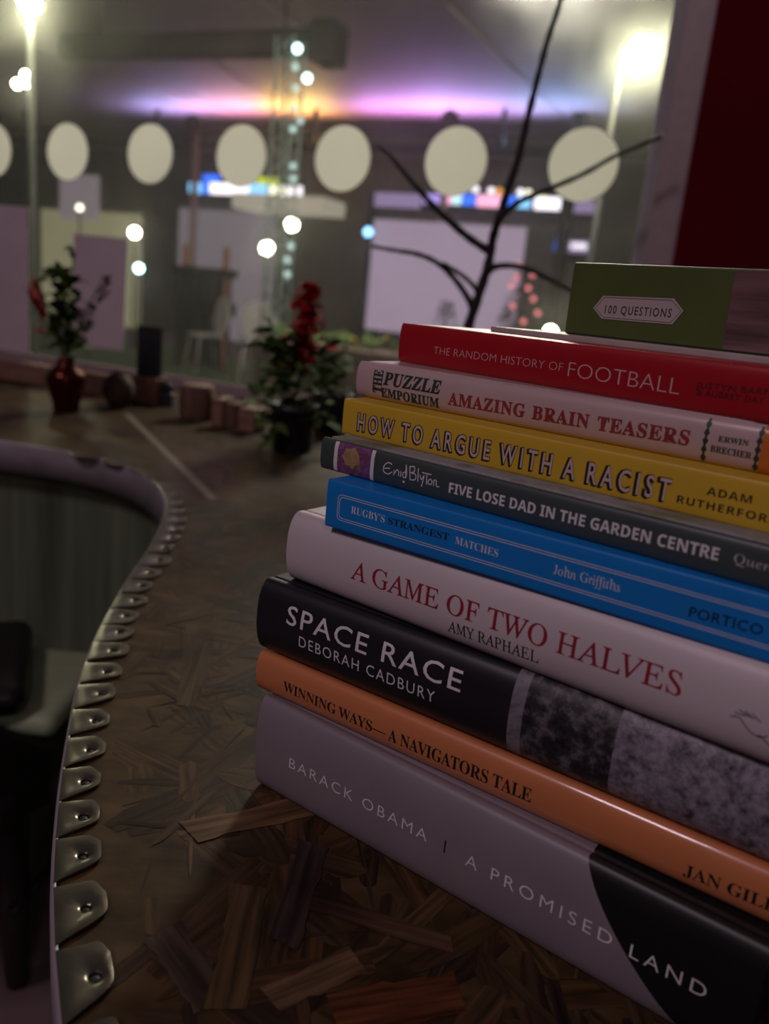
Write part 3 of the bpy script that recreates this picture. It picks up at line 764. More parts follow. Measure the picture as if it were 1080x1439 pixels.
# lid (top) and carton body
b = MB(); b.box((0, 0.0006, 0), (B11.L, B11.Wd, tk[10]), bevel=0.0012); b.build('carton', m_c11, B11.root)
B11.sb = MB(); B11.mats = [m_c11]
bm = bmesh.new(); bm.faces.new([bm.verts.new((x, z, 0)) for x, z in ((0.0015, 0.001), (B11.L - 0.0015, 0.001), (B11.L - 0.0015, tk[10] - 0.001), (0.0015, tk[10] - 0.001))]); B11.lay(bm, m_c11, -0.0003)
B11.patch([(wb[0] + kx * (0.001 - wb[1]), 0.001), (B11.L - 0.0015, 0.001), (B11.L - 0.0015, tk[10] - 0.001), (wa[0] + kx * (tk[10] - wa[1]), tk[10] - 0.001)], m_wood, -0.0002)
ink_lab = mat('label_pale', (0.50, 0.43, 0.43), 0.5, var=0.03); ink_olive = mat('label_line', (0.06, 0.055, 0.04), 0.5)
hexp = [B11.uv(*q) for q in ((833, 433), (847, 415.5), (947, 419.5), (960, 437), (944, 456), (845, 448))]
B11.patch(hexp, ink_lab, 0.0)
hc = (sum(p[0] for p in hexp) / 6, sum(p[1] for p in hexp) / 6)
hin = [(hc[0] + (p[0] - hc[0]) * 0.95, hc[1] + (p[1] - hc[1]) * 0.86) for p in hexp]
B11.strokes([hin + [hin[0]]], ink_olive, 0.00025, 0.0001)
B11.text('100 QUESTIONS', (849, 440), (942, 446), (849, 427), ink_olive, offset=0.012, spacing=1.25, lift=0.0001)
o = B11.sb.build('printed_side', B11.mats, B11.root)

# ------------------------------------------------------------------ things on the counter behind the books
m_leaf = mat('leaf_green', (0.08, 0.13, 0.035), 0.75, spec=0.12, var=0.4, scale=30)
m_leafd = mat('leaf_dark', (0.022, 0.032, 0.018), 0.75, spec=0.12, var=0.4, scale=30)
m_stem = mat('stem_green', (0.05, 0.07, 0.03), 0.6)
m_petal = mat('petal_red', (0.45, 0.010, 0.020), 0.7, spec=0.15, var=0.25, scale=60)
m_twig = mat('twig_bark', (0.018, 0.012, 0.012), 0.7, var=0.3, bump=0.3)
def leaf(b, base, d, L, wd, up=0.25, mi=0, curl=0.25):
    d = Vector(d).normalized(); side = d.cross(Vector((0, 0, 1)))
    if side.length < 0.05: side = Vector((1, 0, 0))
    side = (side.normalized() + Vector((0, 0, rng.uniform(-.5, .5)))).normalized(); nrm = side.cross(d).normalized()
    base = Vector(base); rows = []
    for t, w in ((0, 0.12), (0.2, 0.62), (0.45, 1.0), (0.7, 0.78), (0.9, 0.32), (1.0, 0.03)):
        c = base + d * L * t - Vector((0, 0, 1)) * curl * L * t * t + nrm * 0
        rows.append([b.bm.verts.new(c + side * wd / 2 * w + nrm * wd * 0.14 * w), b.bm.verts.new(c), b.bm.verts.new(c - side * wd / 2 * w + nrm * wd * 0.14 * w)])
    for ra, rb in zip(rows, rows[1:]):
        for k in (0, 1):
            f = b.bm.faces.new((ra[k], ra[k + 1], rb[k + 1], rb[k])); f.smooth = True; f.material_index = mi
def rel(o, p): return Vector(p) - o.location

# copper vase with cut flowers
pv = on_z(93, 578); Yv = pv.y
copper = mat('copper', (0.10, 0.018, 0.009), 0.25, metal=0.8, var=0.2, scale=12)
va = empty('copper_vase', pv); tag(va, 'dark copper vase with cut flowers and a red leaf', 'vase')
def ht(py, px=92): return at_y(px, py, Yv).z - CT
w1 = 26 * 1.0 * Yv / FPX * 1.02
b = MB(); hz = ht(507)
b.lathe([(w1 * 0.62, 0.0), (w1 * 0.66, 0.003), (w1 * 0.72, hz * 0.2), (w1 * 0.95, hz * 0.5), (w1 * 1.03, hz * 0.66), (w1 * 0.92, hz * 0.78), (w1 * 0.5, hz * 0.9), (w1 * 0.42, hz * 1.0), (w1 * 0.48, hz * 1.08), (w1 * 0.44, hz * 1.08), (w1 * 0.37, hz * 1.0), (w1 * 0.3, hz * 0.9)])
b.build('body', copper, va)
fl = empty('flower_bunch', pv + Vector((0, 0, hz * 1.08))); tag(fl, 'bunch of dark green cut stems standing in the copper vase', 'flowers')
bs = MB(); bl_ = MB(); bp_ = MB(); bd = MB()
def V(px, py, dy=0.0): return at_y(px, py, Yv + dy)
for P in ([(90, 500), (92, 450), (88, 400), (84, 380)], [(90, 500), (98, 440), (102, 380), (103, 352)], [(88, 500), (78, 450), (60, 420), (45, 408)], [(92, 500), (110, 460), (125, 430), (140, 400), (148, 392)], [(88, 502), (80, 470), (75, 440)]):
    bs.tube(catmull([rel(fl, V(x, y, rng.uniform(-.02, .02))) for x, y in P], 4), 0.0016, 6)
for px, py, n in ((78, 385, 6), (72, 395, 6), (85, 410, 6), (100, 405, 5), (88, 440, 8), (95, 465, 8), (80, 460, 6), (100, 485, 7), (90, 480, 9), (108, 420, 3), (82, 445, 9), (92, 452, 9), (98, 490, 9), (84, 425, 7), (104, 470, 8), (78, 470, 7), (90, 405, 6)):
    for i in range(n):
        leaf(bl_, rel(fl, V(px + rng.uniform(-6, 6), py + rng.uniform(-6, 6), rng.uniform(-.02, .02))), (rng.uniform(-1, 1), rng.uniform(-1, 1), rng.uniform(-.3, .9)), rng.uniform(0.030, 0.052), rng.uniform(0.018, 0.028))
for i in range(9): leaf(bp_, rel(fl, V(62 + rng.uniform(-5, 5), 450 + rng.uniform(-8, 4), rng.uniform(-.012, .012))), (-0.42 + rng.uniform(-.15, .1), rng.uniform(-.2, .2), 0.85), rng.uniform(0.05, 0.078), 0.022, curl=-0.05)
for i in range(5): leaf(bp_, rel(fl, V(66, 470)), (rng.uniform(-.5, .3), rng.uniform(-.5, .3), 0.3), 0.03, 0.012)
for k in range(13):
    t = k / 12; x, y = 118 + 32 * t, 470 - 75 * t
    for i in range(3): leaf(bd, rel(fl, V(x + rng.uniform(-3, 3), y, rng.uniform(-.008, .008))), (rng.uniform(-1, 1), rng.uniform(-1, 1), 0.7), 0.027 * (1.15 - 0.5 * t), 0.012)
for i in range(12): leaf(bd, rel(fl, V(100 + rng.uniform(-3, 3), 352, 0)), (rng.uniform(-1, 1), rng.uniform(-1, 1), rng.uniform(-.6, .8)), 0.017, 0.010)
bs.build('stems', m_stem, fl); o = bl_.build('leaves', m_leaf, fl); o['kind'] = 'stuff'
bp_.build('red_leaf', m_petal, fl); o = bd.build('dark_sprig', mat('sprig_dark', (0.035, 0.018, 0.026), 0.6), fl); o['kind'] = 'stuff'

# potted red flower spike
pp = on_z(410, 632); Yp = pp.y
def VP(px, py, dy=0.0): return at_y(px, py, Yp + dy)
m_pot = mat('pot_black', (0.022, 0.020, 0.024), 0.4, var=0.2)
m_soil = mat('soil', (0.02, 0.014, 0.01), 0.9, bump=0.5)
pt = empty('potted_plant', pp); tag(pt, 'black pot with green leaves and an upright red flower spike', 'plant')
hp = (VP(410, 568).z - CT); rp_ = 33 * Yp / FPX
b = MB(); b.lathe([(rp_ * 0.82, 0), (rp_ * 0.85, 0.002), (rp_ * 0.98, hp * 0.86), (rp_ * 1.05, hp * 0.87), (rp_ * 1.05, hp), (rp_ * 0.97, hp), (rp_ * 0.95, hp * 0.88)])
b.build('pot', m_pot, pt)
b = MB(); b.lathe([(rp_ * 0.93, hp * 0.80), (rp_ * 0.93, hp * 0.88), (0.002, hp * 0.9)]); b.build('soil', m_soil, pt)
b = MB()
for k in range(150):
    px, py = rng.gauss(405, 22), rng.uniform(470, 600)
    if py < 500: px = rng.gauss(392, 14)
    leaf(b, rel(pt, VP(px, py, rng.uniform(-.03, .03))), (rng.uniform(-1, 1), rng.uniform(-1, .6), rng.uniform(-.2, .9)), rng.uniform(0.025, 0.048), rng.uniform(0.016, 0.03))
for px, py in ((383, 600), (378, 612), (376, 595), (368, 480), (374, 470), (382, 462), (452, 520), (458, 540)):
    for i in range(5): leaf(b, rel(pt, VP(px + rng.uniform(-5, 5), py + rng.uniform(-6, 6), rng.uniform(-.05, -.035) if py > 580 else 0)), (rng.uniform(-1, 1), rng.uniform(-1, 0), rng.uniform(-.4, .7)), 0.03, 0.02)
o = b.build('leaves', m_leaf, pt); o['kind'] = 'stuff'
b = MB(); b.tube(catmull([rel(pt, VP(x, y)) for x, y in ((412, 575), (420, 530), (426, 470), (433, 405))], 4), 0.0022, 6)
b.tube([rel(pt, VP(395, 575)), rel(pt, VP(390, 520)), rel(pt, VP(378, 475))], 0.0015, 6); b.build('stem', m_stem, pt)
b = MB()
for k in range(300):
    t = rng.random(); px = 434 - 12 * t + rng.gauss(0, 1) * (4.0 + 8.0 * min(1, t * 1.6)) * (0.7 if t > .8 else 1); py = 405 + 115 * t
    leaf(b, rel(pt, VP(px, py, rng.uniform(-.012, .012))), (rng.uniform(-1, 1), rng.uniform(-1, .6), rng.uniform(-.1, .9)), rng.uniform(0.016, 0.026), rng.uniform(0.012, 0.018))
o = b.build('flower_spike', m_petal, pt); o['kind'] = 'stuff'

# second bushy plant beside it
p2 = on_z(462, 606); Y2 = p2.y
pl2 = empty('potted_plant', p2); tag(pl2, 'low bushy green plant in a dark pot just behind the yellow book', 'plant')
b = MB(); r2 = 30 * Y2 / FPX; b.lathe([(r2 * 0.8, 0), (r2, 0.075), (r2 * 1.05, 0.08), (r2 * 0.9, 0.08), (r2 * 0.85, 0.07)]); b.build('pot', m_pot, pl2)
b = MB()
for k in range(120):
    px, py = rng.gauss(462, 15), rng.uniform(485, 585)
    leaf(b, rel(pl2, at_y(px, py, Y2 + rng.uniform(-.03, .03))), (rng.uniform(-1, 1), rng.uniform(-1, .6), rng.uniform(-.2, .9)), rng.uniform(0.025, 0.045), rng.uniform(0.014, 0.024))
o = b.build('leaves', m_leaf, pl2); o['kind'] = 'stuff'

# woven ball, slate sign on a wood block, log, batten blocks
m_ball = mat('woven_cane', (0.075, 0.045, 0.022), 0.7, var=0.6, scale=60, bump=0.8, stretch=(1, 1, 3))
q = on_z(166, 573); Yq = q.y; r = 22 * Yq / FPX
b = MB(); b.lathe([(r * 0.35, 0.0), (r * 0.55, 0.004)] + [(r * math.cos(a), r * 1.15 + r * 1.15 * math.sin(a)) for a in [rad(-50 + 10 * k) for k in range(13)]] + [(r * 0.3, r * 2.32), (r * 0.28, r * 2.2)])
o = b.build('wicker_jar', m_ball); o.location = q; tag(o, 'squat brown wicker jar just beside the copper vase', 'jar')
m_block = mat('pale_wood', (0.26, 0.135, 0.095), 0.6, var=0.25, scale=20, stretch=(1, 6, 6))
m_slate = mat('slate', (0.020, 0.020, 0.026), 0.6, var=0.2)
q = on_z(208, 566); Yq = q.y; k = Yq / FPX
o = empty('table_sign', q, WYAW); tag(o, 'small blank slate sign slotted into a pale wood block', 'sign')
b = MB(); b.box((-24 * k, -0.02, 0), (24 * k, 0.02, 37 * k), bevel=0.002); b.build('wood_base', m_block, o)
b = MB(); b.box((-20 * k, -0.003, 37 * k), (21 * k, 0.003, 106 * k), bevel=0.0008); b.build('slate_panel', m_slate, o)
q = on_z(236, 566); b = MB(); b.box((-0.014, -0.014, 0), (0.014, 0.014, 0.03), bevel=0.004); b.lathe([(0.010, 0.03), (0.012, 0.034), (0.012, 0.05), (0.008, 0.052)])
o = b.build('small_jar', m_slate); o.location = q + Vector((0.01, -0.045, 0)); tag(o, 'small black jar standing by the slate sign block', 'jar')
m_bark = mat('log_bark', (0.13, 0.065, 0.045), 0.8, var=0.4, scale=50, bump=0.8, stretch=(2, 2, 0.5))
m_end = mat('log_end', (0.28, 0.15, 0.10), 0.7, var=0.2)
q = on_z(276, 588); Yq = q.y; k = Yq / FPX
o = empty('log_round', q, WYAW); tag(o, 'short upright log piece between the slate sign and the wood blocks', 'log')
b = MB(); b.lathe([(23 * k, 0), (24 * k, 0.004), (25 * k, 22 * k), (23.5 * k, 46 * k), (22 * k, 47 * k)], n=20); b.build('bark', m_bark, o)
b = MB(); b.lathe([(21.5 * k, 47 * k), (21 * k, 47.6 * k), (0.002, 47.6 * k)], n=20); b.build('cut_face', m_end, o)
for px, py, w_, h_, lab in ((312, 598, 9, 40, 'narrow pale wood block just beyond the upright log'), (330, 601, 10, 36, 'dark reddish wood block in the row of blocks'), (353, 606, 14, 34, 'pinkish wood block nearest the potted red flower')):
    q = on_z(px, py); k = q.y / FPX
    b = MB(); b.box((-w_ * k, -0.022, 0), (w_ * k, 0.022, h_ * k), bevel=0.003); o = b.build('wood_block', m_bark if 'dark' in lab else m_block); o.location = q; o.rotation_euler = (0, 0, WYAW); tag(o, lab, 'block', 'wood blocks along the counter')
pa, pb_ = on_z(-60, 524), on_z(62, 543); pc, pd_ = on_z(115, 552), on_z(150, 557)
for (a_, c_, lab) in ((pa, pb_, 'long pinkish wood rail lying behind the copper vase'), (on_z(110, 551), on_z(150, 558), 'short dark wood piece between vase and wicker jar')):
    d = c_ - a_; b = MB(); b.box((0, 0, 0), (d.length, 0.03, 0.048), bevel=0.003); o = b.build('wood_rail', m_block if 'long' in lab else m_bark); o.location = a_ + Vector((0, 0, 0.0006)); o.rotation_euler = (0, 0, math.atan2(d.y, d.x)); tag(o, lab, 'block')

# bare branch in a tall vase behind the books
YB = 1.62
def VB(px, py, dy=0.0): return at_y(px, py, YB + dy)
pbr = VB(650, 560); pbr.z = CT
vb = empty('branch_vase', pbr); tag(vb, 'dark vase behind the books holding the bare branch', 'vase')
b = MB(); b.lathe([(0.030, 0), (0.034, 0.004), (0.040, 0.05), (0.034, 0.085), (0.016, 0.105), (0.018, 0.115), (0.015, 0.115), (0.012, 0.10)]); b.build('body', m_pot, vb)
br = empty('branch', pbr + Vector((0, 0, 0.004))); tag(br, 'bare black twig branch rising behind the books before the window', 'branch')
b = MB()
def twig(P, r0, r1, dy=(0, 0), name='twig'):
    pts = [(rel(br, VB(x, y, dy[0] + (dy[1] - dy[0]) * i / (len(P) - 1)))) for i, (x, y) in enumerate(P)]
    pts = catmull(pts, 5); n = len(pts); rs = [1.9 * (r0 + (r1 - r0) * i / (n - 1)) * (1 + 0.18 * math.sin(i * 2.1) ** 8 * 2) for i in range(n)]
    bb = MB(); bb.tube(pts, rs, 7); bb.build(name, m_twig, br)
base = [(650, 545), (648, 500)]
twig([(650, 556), (652, 500), (656, 465), (672, 415), (686, 370), (692, 335), (703, 300), (716, 258), (727, 225), (740, 170), (755, 110), (768, 60), (785, 8), (798, -40)], 0.0055, 0.0022, (0, 0.05), 'main_stem')
twig([(690, 345), (696, 318), (708, 300), (732, 282), (772, 265), (820, 244), (870, 216), (932, 191)], 0.0035, 0.0017, (0.015, -0.06))
twig([(686, 352), (660, 335), (630, 310), (600, 280), (570, 245), (545, 215), (530, 206)], 0.0042, 0.0016, (0.015, 0.06))
twig([(664, 435), (655, 415), (635, 388), (612, 368), (585, 357), (555, 352), (522, 346)], 0.0035, 0.0016, (0.01, -0.03))
twig([(672, 412), (662, 398), (645, 384), (622, 370)], 0.0026, 0.002, (0.012, -0.015))
twig([(680, 392), (690, 378), (707, 373), (735, 376), (765, 389), (796, 405), (830, 420)], 0.0036, 0.0016, (0.012, -0.05))
m_bud = mat('bud_pale', (0.7, 0.65, 0.5), 0.2)
for (px, py, dy) in ((931, 192, -0.06), (788, 3, 0.048)):
    bb = MB(); bb.ball(rel(br, VB(px, py, dy)), 0.0042, 10, 7); bb.build('bud', m_bud, br)

# small folded card on top of the green box
pk = B11.M @ Vector((B11.uv(1076, 388)[0] + 0.012, 0.012, tk[10]))
o = empty('folded_card', pk, rad(-46)); tag(o, 'small pale folded card standing on the olive box at picture border', 'card')
m_card = mat('card_pale', (0.55, 0.45, 0.45), 0.6)
for sy in (0.006, -0.006):
    b = MB(); b.prism([Vector((-0.012, sy, 0)), Vector((0.02, sy, 0)), Vector((0.02, 0, 0.013)), Vector((-0.012, 0, 0.013))], (0, 0.0004, 0)); b.build('leaf', m_card, o)

# chair drawn up inside the bay
m_black = mat('chair_black', (0.010, 0.008, 0.008), 0.4, var=0.2)
m_pad = mat('seat_highlight', (0.40, 0.46, 0.29), 0.5, var=0.15, scale=15)  # pale colour stands for a highlight on the dark chair
ZS = 0.46
s1 = on_z(108, 965, ZS); s2 = on_z(92, 1020, ZS); s3 = on_z(42, 912, ZS)
leg_foot = on_z(26, 1350, 0.0)
leg_top = on_z(22, 1130, ZS - 0.05)
CX, CY = -0.59, 0.945
chair = empty('chair', (CX, CY, 0)); tag(chair, 'black chair with pale pad as painted highlight inside the counter bay', 'chair')
b = MB(); b.box((-0.21, -0.175, ZS - 0.075), (0.205, 0.175, ZS - 0.02), bevel=0.02, seg=3); b.build('seat_frame', m_black, chair, smooth=40)
b = MB(); b.box((-0.18, -0.03, ZS - 0.02), (0.20, 0.178, ZS + 0.012), bevel=0.015, seg=4); b.build('highlight_pad', m_pad, chair, smooth=40)
cu = empty('added_slab', (-0.60, 0.965, ZS + 0.0125), rad(22)); tag(cu, 'added black slab hiding the left of the pale highlight pad', 'added_slab')  # added to darken the left part of the pale pad
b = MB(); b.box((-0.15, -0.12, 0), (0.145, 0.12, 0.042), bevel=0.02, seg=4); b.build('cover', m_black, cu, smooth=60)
for (tx, ty, fx, fy) in ((0.175, -0.10, 0.118, 0.03), (-0.175, -0.10, -0.20, -0.16), (0.17, 0.14, 0.19, 0.17), (-0.17, 0.14, -0.19, 0.17)):
    b = MB(); b.tube([(tx, ty, ZS - 0.05), (fx, fy, 0.0)], [0.024, 0.016], 10); b.build('leg', m_black, chair)
b = MB(); b.tube([(0.155, -0.06, 0.2), (0.18, 0.155, 0.2)], 0.008, 8); b.build('stretcher', m_black, chair)
b = MB(); b.tube([(-0.185, -0.13, 0.2), (-0.18, 0.155, 0.2)], 0.008, 8); b.build('stretcher', m_black, chair)
b = MB(); N = 14; rows = []
for i in range(N + 1):
    a = rad(-62 + 124 * i / N); t = i / N
    x = 0.235 * math.sin(a); y = 0.02 - 0.23 * math.cos(a)
    top = ZS + 0.005 + 0.135 * math.sin(math.pi * min(1, (1 - t) * 1.9 + 0.04) / 2) if t > 0.5 else ZS + 0.14
    ox, oy = math.sin(a) * 0.02, -math.cos(a) * 0.02
    rows.append([b.bm.verts.new(q) for q in ((x, y, ZS - 0.06), (x, y, top), (x + ox * .5, y + oy * .5, top + 0.008), (x + ox, y + oy, top), (x + ox, y + oy, ZS - 0.06))])
for ra, rb in zip(rows, rows[1:]):
    for k in range(5):
        f = b.bm.faces.new((ra[k], ra[(k + 1) % 5], rb[(k + 1) % 5], rb[k])); f.smooth = True
b.bm.faces.new(rows[0]); b.bm.faces.new(rows[-1][::-1])
b.build('backrest', m_black, chair, smooth=50)

# ------------------------------------------------------------------ outside the window: a covered forecourt at night
WMi = WM.inverted()
def sl(px, py, D): return WMi @ on_win(px, py, D)                     # (along the street, beyond the window, height)
def street(name, s, D, z=0.0): return empty(name, WM @ Vector((s, D, z)), WYAW)
def glow(name, col, st): return mat(name, [c * 0.25 for c in col], 0.5, var=0.0, emit=col, estr=st, spec=0.2)
m_lawn = mat('lawn', (0.045, 0.085, 0.035), 0.9, var=0.4, scale=30)
m_pave = mat('paving', (0.08, 0.07, 0.07), 0.8, var=0.3, scale=8)
b = MB(); b.box((-14, 0.11, -0.1), (12, 22, 0.0), WM); struct(b.build('ground', m_pave))
b = MB(); b.box((-8, 1.5, 0.0), (3.2, 8.5, 0.02), WM); o = struct(b.build('lawn', m_lawn))

DF = 10.0
zb_top, zb_bot = sl(620, 203, DF).z, sl(620, 217, DF).z
zc = zb_top + 0.48
m_can = mat('canopy_mauve', (0.122, 0.066, 0.078), 0.7, var=0.10, scale=1.2)
m_dark = mat('steel_dark', (0.014, 0.013, 0.012), 0.7, spec=0.15, var=0.2)
can = street('canopy', 0, 5); tag(can, 'wide mauve canopy roof over the forecourt outside the window', 'canopy')
def cl_(s, D, z): return Vector((s, D - 5, z))
b = MB(); b.box((-16, 0.8 - 5, zc), (13, DF + 1.6 - 5, zc + 0.15)); b.build('soffit', m_can, can)
b = MB(); b.box((-16, DF - 5, zb_bot), (13, DF + 0.10 - 5, zb_top), bevel=0.01); b.build('fascia_beam', m_dark, can)
for s in range(-14, 13, 3):
    b = MB(); b.box((s - 0.03, DF - 5 + 0.03, zb_top - 0.01), (s + 0.03, DF - 5 + 0.07, zc)); b.build('hanger', m_dark, can)
m_bat = mat('batten_pale', (0.28, 0.19, 0.20), 0.6)
for (q0, q1) in (((300, 88), (405, 152)), ((630, 8), (790, 165)), ((350, -10), (430, 45)), ((40, 60), (330, 160))):
    a_, c_ = WMi @ on_z(*q0, zc - 0.012), WMi @ on_z(*q1, zc - 0.012)
    b = MB(); b.tube([cl_(*a_), cl_(*c_)], 0.010, 6); b.build('batten', m_bat, can)
for s in (-12, -1.0, 11):
    b = MB(); b.box((s - 0.08, DF - 5 + 0.2, 0), (s + 0.08, DF - 5 + 0.36, zc), bevel=0.01); b.build('column', m_dark, can)

# added unseen lantern above the window, lights the stickers and counter
pl_ = WM @ Vector((0.55, 2.6, 2.95))
lt = empty('added_lantern', pl_); tag(lt, 'added unseen frosted lantern lighting the stickers and counter', 'lamp')
b = MB(); b.ball((0, 0, 0), 0.30, 20, 12); b.build('globe', glow('added_lantern_glow', (1.0, 0.95, 0.80), 100.0), lt)
b = MB(); b.tube([(0, 0, 0.29), (0, 0, zc - pl_.z - 0.001)], 0.012, 8); b.build('rod', m_dark, lt)

# the sign lights wash the soffit from behind the beam
def wash(px, py, col, power, w=1.2):
    p = sl(px, py, DF + 0.17); p.z = zb_top - 0.03
    P = WM @ p
    area('sign_wash', P, P + Vector((0, 0, 1)) - WN * 0.8, w, power * 0.72, col, sy=0.08)
wash(240, 215, (0.40, 0.45, 1.0), 90, 1.2); wash(320, 215, (1.0, 0.50, 0.85), 90, 1.0); wash(415, 215, (1.0, 0.66, 0.16), 170, 1.0)
wash(560, 215, (0.72, 0.36, 1.0), 120, 1.4); wash(650, 215, (0.55, 0.42, 1.0), 130, 1.4); wash(770, 215, (0.35, 0.55, 1.0), 80, 1.2)

# dark beam standing in for an interior reflection in the glass
a_, c_ = sl(90, 68, 5.2), sl(462, 60, 5.2); mid = (a_ + c_) / 2
du = street('reflected_beam', mid.x, 5.2, mid.z); tag(du, 'dark round beam standing in for an interior reflection in the glass', 'reflected_beam')
b = MB(); b.tube([a_ - mid, c_ - mid], 0.12, 16); b.build('pipe', m_dark, du)
b = MB(); e = c_ - mid; b.box((e.x - 0.12, -0.16, e.z - 0.18), (e.x + 0.12, 0.16, e.z + 0.16), bevel=0.03); b.build('end_box', m_dark, du)
for t in (0.15, 0.85):
    p = (a_ - mid).lerp(e, t); b = MB(); b.tube([p, Vector((p.x, p.y, zc - mid.z))], 0.012, 6); b.build('hanger', m_dark, du)

# lattice mast with a string of lamps
b0 = sl(409, 55, 4.6); ms_ = street('lattice_mast', b0.x, 4.6); tag(ms_, 'slim lattice mast strung with cool white lamps', 'mast')
m_rail = mat('mast_pale', (0.20, 0.25, 0.24), 0.5)
hm = min(b0.z, zc - 0.05)
for dx in (-0.085, 0.085):
    for dy in (-0.085, 0.085):
        b = MB(); b.tube([(dx, dy, 0), (dx, dy, hm)], 0.010, 6); b.build('rail', m_rail, ms_)
b = MB(); n = 26
for i in range(n):
    z0, z1 = hm * i / n, hm * (i + 1) / n; s_ = 1 if i % 2 else -1
    for dy in (-0.085, 0.085): b.tube([(-0.085 * s_, dy, z0), (0.085 * s_, dy, z1)], 0.006, 5)
    for dx in (-0.085, 0.085): b.tube([(dx, -0.085 * s_, z0), (dx, 0.085 * s_, z1)], 0.006, 5)
b.build('bracing', m_rail, ms_)
g_cool = glow('lamp_cool', (0.65, 1.0, 0.95), 7.0); g_cool2 = glow('lamp_cool_dim', (0.65, 0.95, 0.9), 0.9)
for i, (px, py, br_) in enumerate(((414, 66, 1), (411, 92, 0), (428, 108, 1), (411, 122, 0), (409, 150, 0), (418, 168, 0), (408, 180, 0), (408, 232, 0), (408, 250, 0), (405, 345, 0), (400, 365, 0), (400, 385, 0))):
    p = sl(px, py, 4.45); b = MB(); b.ball((p.x - b0.x, -0.11, p.z), 0.034 if br_ else 0.028, 10, 7); b.build('lamp', g_cool if br_ else g_cool2, ms_)

# street lamps
g_lamp = glow('lamp_sodium', (1.0, 0.98, 0.66), 180.0)
g_lamp2 = glow('lamp_small', (1.0, 0.97, 0.70), 60.0)
m_post = mat('post_grey', (0.03, 0.031, 0.027), 0.5)
p = sl(905, 78, 4.2); q = sl(866, 120, 4.2)
t = street('street_lamp', q.x, 4.2); tag(t, 'street lamp with one bright glaring head behind the rightmost sticker', 'lamp', 'street lamps outside')
b = MB(); b.tube([(0, 0, 0), (0, 0, p.z + 0.05)], [0.03, 0.022], 10); b.build('post', m_post, t)
b = MB(); b.tube([(0, 0, p.z + 0.04), ((p.x - q.x) * 0.7, 0, p.z + 0.14), (p.x - q.x, 0, p.z + 0.125)], 0.016, 8); b.build('arm', m_post, t)
b = MB(); b.lathe([(0.02, 0.125), (0.08, 0.11), (0.09, 0.085), (0.082, 0.085), (0.075, 0.10)], (p.x - q.x, 0, p.z)); b.build('shade', m_post, t)
b = MB(); b.ball((p.x - q.x, 0, p.z), 0.075, 16, 10); b.build('bulb', g_lamp, t)
p = sl(42, 4, 3.4); t = street('street_lamp', p.x, 3.4); tag(t, 'pale street lamp post with glaring top lamp near the left picture border', 'lamp', 'street lamps outside')
b = MB(); b.tube([(0, 0, 0), (0, 0, p.z - 0.07)], [0.03, 0.024], 10); b.build('post', mat('post_pale', (0.12, 0.13, 0.11), 0.5), t)
b = MB(); b.ball((0, 0, p.z), 0.075, 16, 10); b.build('bulb', g_lamp, t)
for (px, py) in ((24, 118), (36, 106)):
    q = sl(px, py, 3.4); b = MB(); b.ball((q.x - p.x, 0.0, q.z), 0.030, 12, 8); b.tube([(q.x - p.x, 0, q.z), (0, 0, q.z - 0.02)], 0.008, 6); b.build('side_globe', g_lamp2, t)

# round sign discs on posts
for (px, py, lab) in ((276, 176, 'dark round sign disc on a pale post at left of the canopy glow'), (635, 171, 'dark round sign disc above the fifth full sticker')):
    p = sl(px, py, 9.0); t = street('round_sign', p.x, 9.0); tag(t, lab, 'sign', 'round signs outside')
    b = MB(); b.tube([(0, 0, 0), (0, 0, p.z)], 0.05, 8); b.build('post', m_bat, t)
    b = MB(); b.tube([(0, -0.10, p.z), (0, -0.04, p.z)], 0.125, 20); b.build('disc', mat('sign_maroon', (0.05, 0.012, 0.016), 0.6), t)

# building across the forecourt
DB = 11.5
m_wallb = mat('facade_dark', (0.085, 0.075, 0.06), 0.8, var=0.3, scale=1.5)
bd_ = street('building', 0, DB); tag(bd_, 'dark two storey building with pale wall panels given a glow across the forecourt', 'building')
b = MB(); b.box((-16, 0.2, 0), (14, 3.0, 6.0)); b.build('wall', m_wallb, bd_)
def front(name, x0, y0, x1, y1, m, depth=0.06, D=DB):
    a_, c_ = sl(x0, y1, D), sl(x1, y0, D)
    b = MB(); b.box((a_.x, 0.2 - depth - (DB - D), max(0.02, min(a_.z, c_.z))), (c_.x, 0.2 - (DB - D) - 0.0005, max(a_.z, c_.z))); return b.build(name, m, bd_)
g_lil = glow('wall_glow_lilac', (0.20, 0.165, 0.19), 0.75); g_yel = glow('wall_glow_warm', (0.24, 0.22, 0.13), 0.85); g_lil2 = glow('wall_glow_lilac_left', (0.24, 0.19, 0.22), 0.75)  # lamp light falling on the walls, given as emission
front('glow_panel', 240, 298, 382, 470, g_lil); front('glow_panel', 52, 300, 190, 470, g_yel); front('glow_panel', 78, 245, 130, 306, g_lil2, 0.09)
g_aw = glow('awning_cream_glow', (0.42, 0.38, 0.30), 0.8)  # awning is no lamp, its emission replaces light cast on it
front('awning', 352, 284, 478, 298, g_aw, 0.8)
front('column', 508, 270, 524, 470, m_dark, 0.3)
